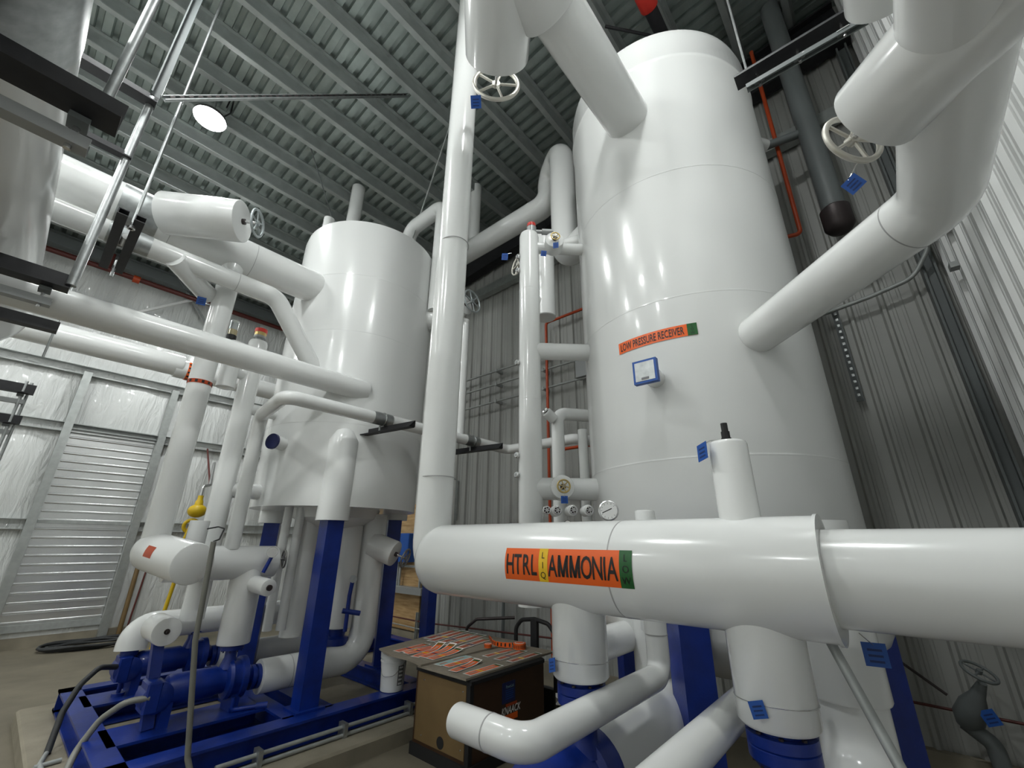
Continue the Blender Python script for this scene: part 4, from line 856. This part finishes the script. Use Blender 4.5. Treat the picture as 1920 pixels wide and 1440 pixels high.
solo('junction_box', G().cbox(5.88, 6.06, 3.38, 3.66, 4.68, 5.04, .01), 'panel_grey', 'grey junction box behind the tall vessel edge', 'box')
solo('orange_line', G().tube([(5.93, 4.30, .4), (5.93, 4.30, 6.0), (5.93, 3.2, 6.0)], .026, 14, bend=.06), 'orange_pipe', 'orange pipe climbing the back wall behind the level column', 'pipe')
solo('orange_line', G().tube([(5.6, 3.78, .4), (5.6, 3.78, 3.4), (5.6, 3.0, 3.4)], .026, 14, bend=.06), 'orange_pipe', 'short orange pipe behind the bent thin pipe', 'pipe')
solo('orange_line', G().tube([(5.55, .08, 9.0), (5.55, .10, 5.62), (5.3, .9, 5.62)], .026, 14, bend=.06), 'orange_pipe', 'orange pipe descending right of the tall vessel', 'pipe')
t = thing('rain_leader', (5.5, -.25, 5.4), 'grey vertical drain pipe with capped end right of the tall vessel', 'pipe')
part('pipe', G().lathe((5.5, -.27, 5.75), (0, 0, 1), [(0, .12), (3.8, .12)], 28), 'dark_pipe', t); part('cap', G().lathe((5.5, -.27, 5.40), (0, 0, 1), [(0, .06), (.03, .11), (.09, .15), (.33, .15), (.36, .12)], 28), 'stem_dark', t)
t = thing('overflow_branch', (5.2, .4, 7.1), 'white stub and dark pipe linking vessel and drain pipe', 'pipe')
part('stub', G().cyl((5.0, .5, 7.05), (5.42, .22, 7.05), .09, 24), 'jacket', t); part('dark_pipe', G().cyl((5.42, .22, 7.05), (5.5, -.2, 7.05), .055, 20), 'dark_pipe', t)
t = thing('strut_channel', (6.02, 0, 3.53), 'dark slotted steel strut on the wall right of the tall vessel', 'strut')
part('channel', G().prof((6.03, 0, 3.53), (6.03, 0, 4.70), Up(.07, .045, .005), hint=(-1, 0, 0)), 'dark_pipe', t, smooth=False)
for k in range(14): part('slot', G().bx(5.975, 5.982, -.012, .012, 3.58 + .08 * k, 3.61 + .08 * k), 'galv', t, smooth=False)
solo('curved_conduit', G().tube([(5.95, 1.0, 4.55), (5.95, -.35, 4.72), (5.94, -.75, 4.80), (5.85, -.93, 5.05), (5.7, -.97, 5.6)], .024, 12, bend=.25), 'galv_dull', 'grey conduit curving up into the wall corner on the right', 'conduit')
solo('upper_conduit', G().tube([(5.9, -.35, 5.62), (5.9, -.95, 5.72)], .024, 12), 'galv_dull', 'short grey conduit beside the capped drain pipe', 'conduit')
for k, (x, z) in enumerate(((5.35, 4.95), (5.55, 4.62))): solo('wall_bracket', G().bx(x - .05, x + .05, YR - .02, YR + .05, z - .03, z + .03), 'galv_dull', ['upper', 'lower'][k] + ' steel bracket on the white ribbed wall', 'bracket', smooth=False)
t = thing('wall_valve', (5.7, -.15, .4), 'dull grey wall valve with handwheel in the dark right corner', 'valve')
part('body', G().lathe((5.75, -.06, .60), (-.3, -.4, .8), [(0, .06), (.08, .10), (.2, .09), (.3, .05), (.42, .03)], 20), 'dark_pipe', t); part('standpipe', G().tube([(5.75, -.06, .62), (5.75, -.2, .5), (5.75, -.22, .02)], .06, 16, bend=.1), 'dark_pipe', t)
wheel((5.63, -.24, 1.03), (-.3, -.4, .8), .12, 'dark_pipe', t, 4, .012); part('inlet_line', G().tube([(5.75, .0, .8), (5.8, .45, 1.15)], .012, 10), 'stem_dark', t)
vtag((5.6, -.22, .72), (-.9, .2, .1), (.3, .3, .8), 'blue tag on the dull wall valve in the right corner', .10, [(5.65, -.14, .80)])
solo('base_line', G().tube([(5.9, .9, .68), (5.9, -.95, .64)], .012, 10), 'red_pipe', 'thin dark pipe running along the wall in the right corner', 'pipe')
solo('corner_line', G().tube([(5.9, -.62, .05), (5.9, -.62, 1.3)], .016, 10), 'red_pipe', 'rust brown upright pipe in the right corner', 'pipe')
# hanger by the tall vessel top
t = thing('hanger_angle', (3.4, -.2, 6.0), 'black steel hanger angle right of the tall vessel top', 'hanger')
part('angle', G().prof((3.40, .22, 5.93), (3.42, -.95, 5.93), Lp(.15, .19, .014)), 'black_steel', t, smooth=False); part('lower_channel', G().prof((3.34, .15, 5.85), (3.36, -.7, 5.85), Up(.06, .045, .005), hint=(0, 0, -1)), 'dark_pipe', t, smooth=False)
for y in (.05, -.25, -.55): part('bolt', G().cyl((3.35, y, 5.78), (3.35, y, 5.95), .012, 8), 'steel', t); part('plate_washer', G().bx(3.32, 3.38, y - .04, y + .04, 5.835, 5.845), 'galv', t, smooth=False)
part('rod', G().cyl((3.42, .12, 6.0), (3.42, .12, 9.3), .010, 8), 'galv', t)
t = thing('vent_line', (3.6, .95, 8.5), 'black vent pipe with red coupling above the tall vessel', 'pipe')
part('pipe', G().cyl((3.75, .95, 8.6), (5.9, .95, 8.6), .085, 24), 'black_steel', t); part('coupling', G().cyl((3.45, .95, 8.6), (3.78, .95, 8.6), .115, 24, bev=.02), 'red', t); part('feed', G().cyl((0, .95, 8.6), (3.5, .95, 8.6), .085, 20), 'orange_pipe', t)
solo('sprinkler_main', G().tube([(3.59, 1.5, 8.6), (4.13, 1.05, 8.6)], .02, 10), 'black_steel', 'thin black rod above the tall vessel top', 'rod')

# ================================================================== PIPE RACK AND HANGERS ON THE LEFT
t = pipe('rack_main_pipe', [(-.78, -.9, 4.38), (-.78, 7.6, 4.38), (-2.6, 7.6, 4.38)], .40, 'huge white pipe overhead at the left edge on black angles', n=56, bend=.6, seams=[((-.78, 1.9, 4.38), (0, 1, 0))])
part('saddle', G().lathe((-.78, 2.2, 4.38), (0, 1, 0), [(0, .40), (0, .405), (.5, .405), (.5, .40)], 56), 'galv', t, 'bare metal saddle sheet')
pipe('rack_lower_pipe', [(-.62, 8.6, 3.75), (-.62, 5.45, 3.75), (-3, 5.45, 3.75)], .14, 'white elbowed pipe on the lower rack tier at the left edge', n=32, bend=.25)
def trapeze(y, z, xr, lab, big=.15, strut=True, xl=-2.4):
    t = thing('rack_hanger', ((xl + xr) / 2, y, z), lab, 'hanger', 'black rack hangers')
    part('angle', G().prof((xl, y, z - big), (xr, y, z - big), Lp(big * .8, big, .012)), 'black_steel', t, smooth=False)
    if strut:
        part('strut', G().prof((xl, y + .02, z - big - .14), (xr - .06, y + .02, z - big - .14), Up(.07, .06, .006), hint=(0, 0, 1)), 'panel_grey', t, smooth=False)
        for dx in (.12, .75): part('clamp_bolt', G().cyl((xr - dx, y + .02, z - big - .16), (xr - dx, y + .02, z - big + .03), .014, 8), 'steel', t)
        part('beam_clamp', G().box((xr - .12, y, z - big - .02), (.07, .09, .03)), 'dark_pipe', t, smooth=False)
    return t
trapeze(2.40, 3.98, -.13, 'nearest large black hanger angle at the upper left edge', .20)
trapeze(4.62, 3.99, -.13, 'black hanger angle crossing above the long pipe at the left', .16)
trapeze(4.62, 3.58, -.10, 'thin black hanger angle just below the long pipe at the left', .10, False)
trapeze(4.62, 6.10, -.09, 'high black hanger angle with the bright slotted brace', .16, False)
trapeze(4.62, 5.35, -.10, 'short dark hanger angle between the grey uprights', .10, False, -.8)
trapeze(9.0, 4.06, -.16, 'upper far black hanger at the left edge before the quilted wall', .15)
trapeze(9.0, 3.60, -.17, 'lower far black hanger at the left edge before the quilted wall', .13)
solo('hanger_upright', G().cyl((-.21, 2.44, 4.0), (-.21, 2.44, 9.2), .022, 14), 'galv', 'grey upright tube above the nearest hanger angle', 'upright')
solo('hanger_upright', G().cyl((-.13, 4.60, 3.9), (-.13, 4.60, 6.05), .033, 16), 'galv', 'long grey upright tube crossing the largest left pipe', 'upright')
solo('hanger_upright', G().prof((-.12, 4.62, 6.1), (-.12, 4.62, 9.0), Up(.08, .06, .006), hint=(0, -1, 0)), 'dark_pipe', 'dark channel upright running up to the roof', 'upright', smooth=False)
for k, (x, y, z0_, z1_) in enumerate(((-.27, 9.0, 2.6, 4.1), (-.22, 9.05, 2.9, 4.1), (-.18, 7.2, 4.0, 8.98))):
    solo('threaded_rod', G().cyl((x, y, z0_), (x, y, z1_), .018 if k < 2 else .012, 10), 'galv', ['left thin rod below the far black hangers', 'right thin rod below the far black hangers', 'thin rod beside the long grey upright'][k], 'rod')
t = thing('brace_strut', (-.08, 4.62, 6.0), 'slotted steel brace running from the hanger to the roof', 'brace')
a, c = V((-.06, 4.62, 6.12)), V((2.55, 4.62, 8.98)); d = (c - a).normalized()
part('channel', G().prof(a, c, Up(.045, .045, .004), hint=(0, -1, 0)), 'galv', t, smooth=False)
for k in range(40):
    p_ = a + d * (.08 + k * .095); yv, xv, _ = frame(d, (0, -1, 0))
    part('slot', G().box(p_ + yv * .046, (.045, .016, .002), [d, xv, yv]), 'stem_dark', t, smooth=False)
# double channel hanger below the two upper left pipes
t = thing('pipe_trapeze', (.08, 5.1, 4.7), 'dark double channel hanger under the two upper left pipes', 'hanger')
for dx in (-.035, .085): part('channel', G().prof((dx + .02, 4.60, 4.70), (dx + .035, 5.80, 4.70), Cp(.075, .06, .008)), 'black_steel', t, smooth=False)
part('rod', G().cyl((.07, 4.72, 4.66), (.07, 4.72, 9.1), .014, 10), 'galv', t, 'bright threaded rod'); part('rod', G().cyl((.08, 5.72, 4.6), (.08, 5.72, 4.8), .014, 10), 'galv', t); part('nut', G().cyl((.07, 4.72, 4.66), (.07, 4.72, 4.685), .03, 6), 'steel', t); part('white_roller', G().cyl((.065, 5.05, 4.75), (.065, 5.22, 4.75), .03, 14), 'jacket', t)
# roof bracing and sprinkler lines
solo('brace_rod', G().cyl((3.34, 4.35, 9.1), (3.95, 6.6, 6.6), .014, 8), 'galv_dull', 'thin bracing rod slanting down to the wide vessel top', 'rod')
solo('brace_rod', G().cyl((1.95, 6.8, 8.95), (3.2, 7.8, 8.1), .012, 8), 'dark_pipe', 'thin dark bracing rod left of the wide vessel top', 'rod')
t = thing('sprinkler_line', (1, 12.8, 7.95), 'dark red sprinkler pipe high along the quilted wall', 'pipe')
part('pipe', G().tube([(-3, 12.8, 7.95), (5.9, 12.8, 8.0)], .06, 14), 'red_pipe', t); part('coupling', G().cyl((.55, 12.8, 7.96), (.68, 12.8, 7.96), .09, 14), 'orange_pipe', t); part('drop', G().cyl((.1, 12.8, 7.95), (.1, 12.8, 8.4), .03, 10), 'red_pipe', t)
solo('wall_brace', G().prof((.75, 12.9, 7.05), (2.3, 12.9, 8.35), Lp(.07, .07, .01)), 'jacket_end', 'pale diagonal brace rising to the right on the quilted wall', 'brace', smooth=False)
solo('wall_brace', G().prof((1.3, 12.95, 8.5), (3.3, 12.95, 6.2), Lp(.07, .07, .01)), 'galv', 'grey diagonal brace falling to the right on the quilted wall', 'brace', smooth=False)
solo('eave_beam', G().prof((-8, 12.9, 8.15), (6, 12.9, 8.15), Ip(.2, .3, .02)), 'dark_pipe', 'dark grey eave beam along the top of the quilted wall', 'beam', smooth=False)
# things in front of the quilted wall
t = thing('rescue_kit', (2.65, 11.0, 1.1), 'yellow hose kit hanging behind the skid pumps', 'safety kit')
part('head', G().sphere((2.66, 11.0, 2.55), .17, 20, 10, .8), 'yellow', t); part('collar', G().lathe((2.66, 11.0, 2.66), (0, 0, 1), [(0, .08), (.08, .07), (.12, .05), (.2, .05)], 16), 'yellow', t)
part('coil', G().torus((2.62, 11.0, 2.25), (.2, 1, .2), .12, .035, 28, 10), 'yellow', t); part('coil', G().torus((2.60, 11.0, 1.42), (.2, 1, .2), .09, .035, 28, 10), 'yellow', t)
part('hose', G().tube([(2.62, 11.0, 2.3), (2.55, 11.0, 1.9), (2.60, 11.0, 1.4), (2.55, 11.0, .7), (2.5, 11.0, .05)], .035, 12, bend=.2), 'yellow', t); part('shackle', G().tube([(2.66, 11.0, 2.85), (2.66, 11.0, 3.05), (2.8, 11.1, 3.1), (3.0, 12.0, 3.7)], .03, 10, bend=.05), 'steel', t); part('feed_pipe', G().tube([(2.78, 11.08, 3.08), (2.85, 11.4, 3.2), (3.0, 12.9, 4.15)], .02, 10), 'red_pipe', t)
solo('rusty_post', G().cyl((2.32, 13.05, .0), (2.32, 13.05, 1.6), .045, 12), 'box_tan', 'rusty brown post against the quilted wall by the door', 'post')
t = thing('hose_coil', (1.85, 12.6, 0), 'black hose coiled on the floor before the roll-up door', 'hose')
for k in range(6):
    rx = .62 + .035 * k; c_ = V((1.85 + .03 * (k % 3), 12.55 + .04 * (k % 2), .03 + .022 * (k // 2)))
    part('turn', G().tube([c_ + V((rx * math.cos(2 * PI * i / 24), .55 * rx * math.sin(2 * PI * i / 24), .015 * math.sin(i + k))) for i in range(25)], .024, 8, bend=.05), 'hose', t)
solo('broom_handle', G().cyl((2.42, 13.0, .05), (2.52, 13.1, 1.9), .018, 10), 'red_pipe', 'thin dark stick leaning near the rusty post', 'stick')
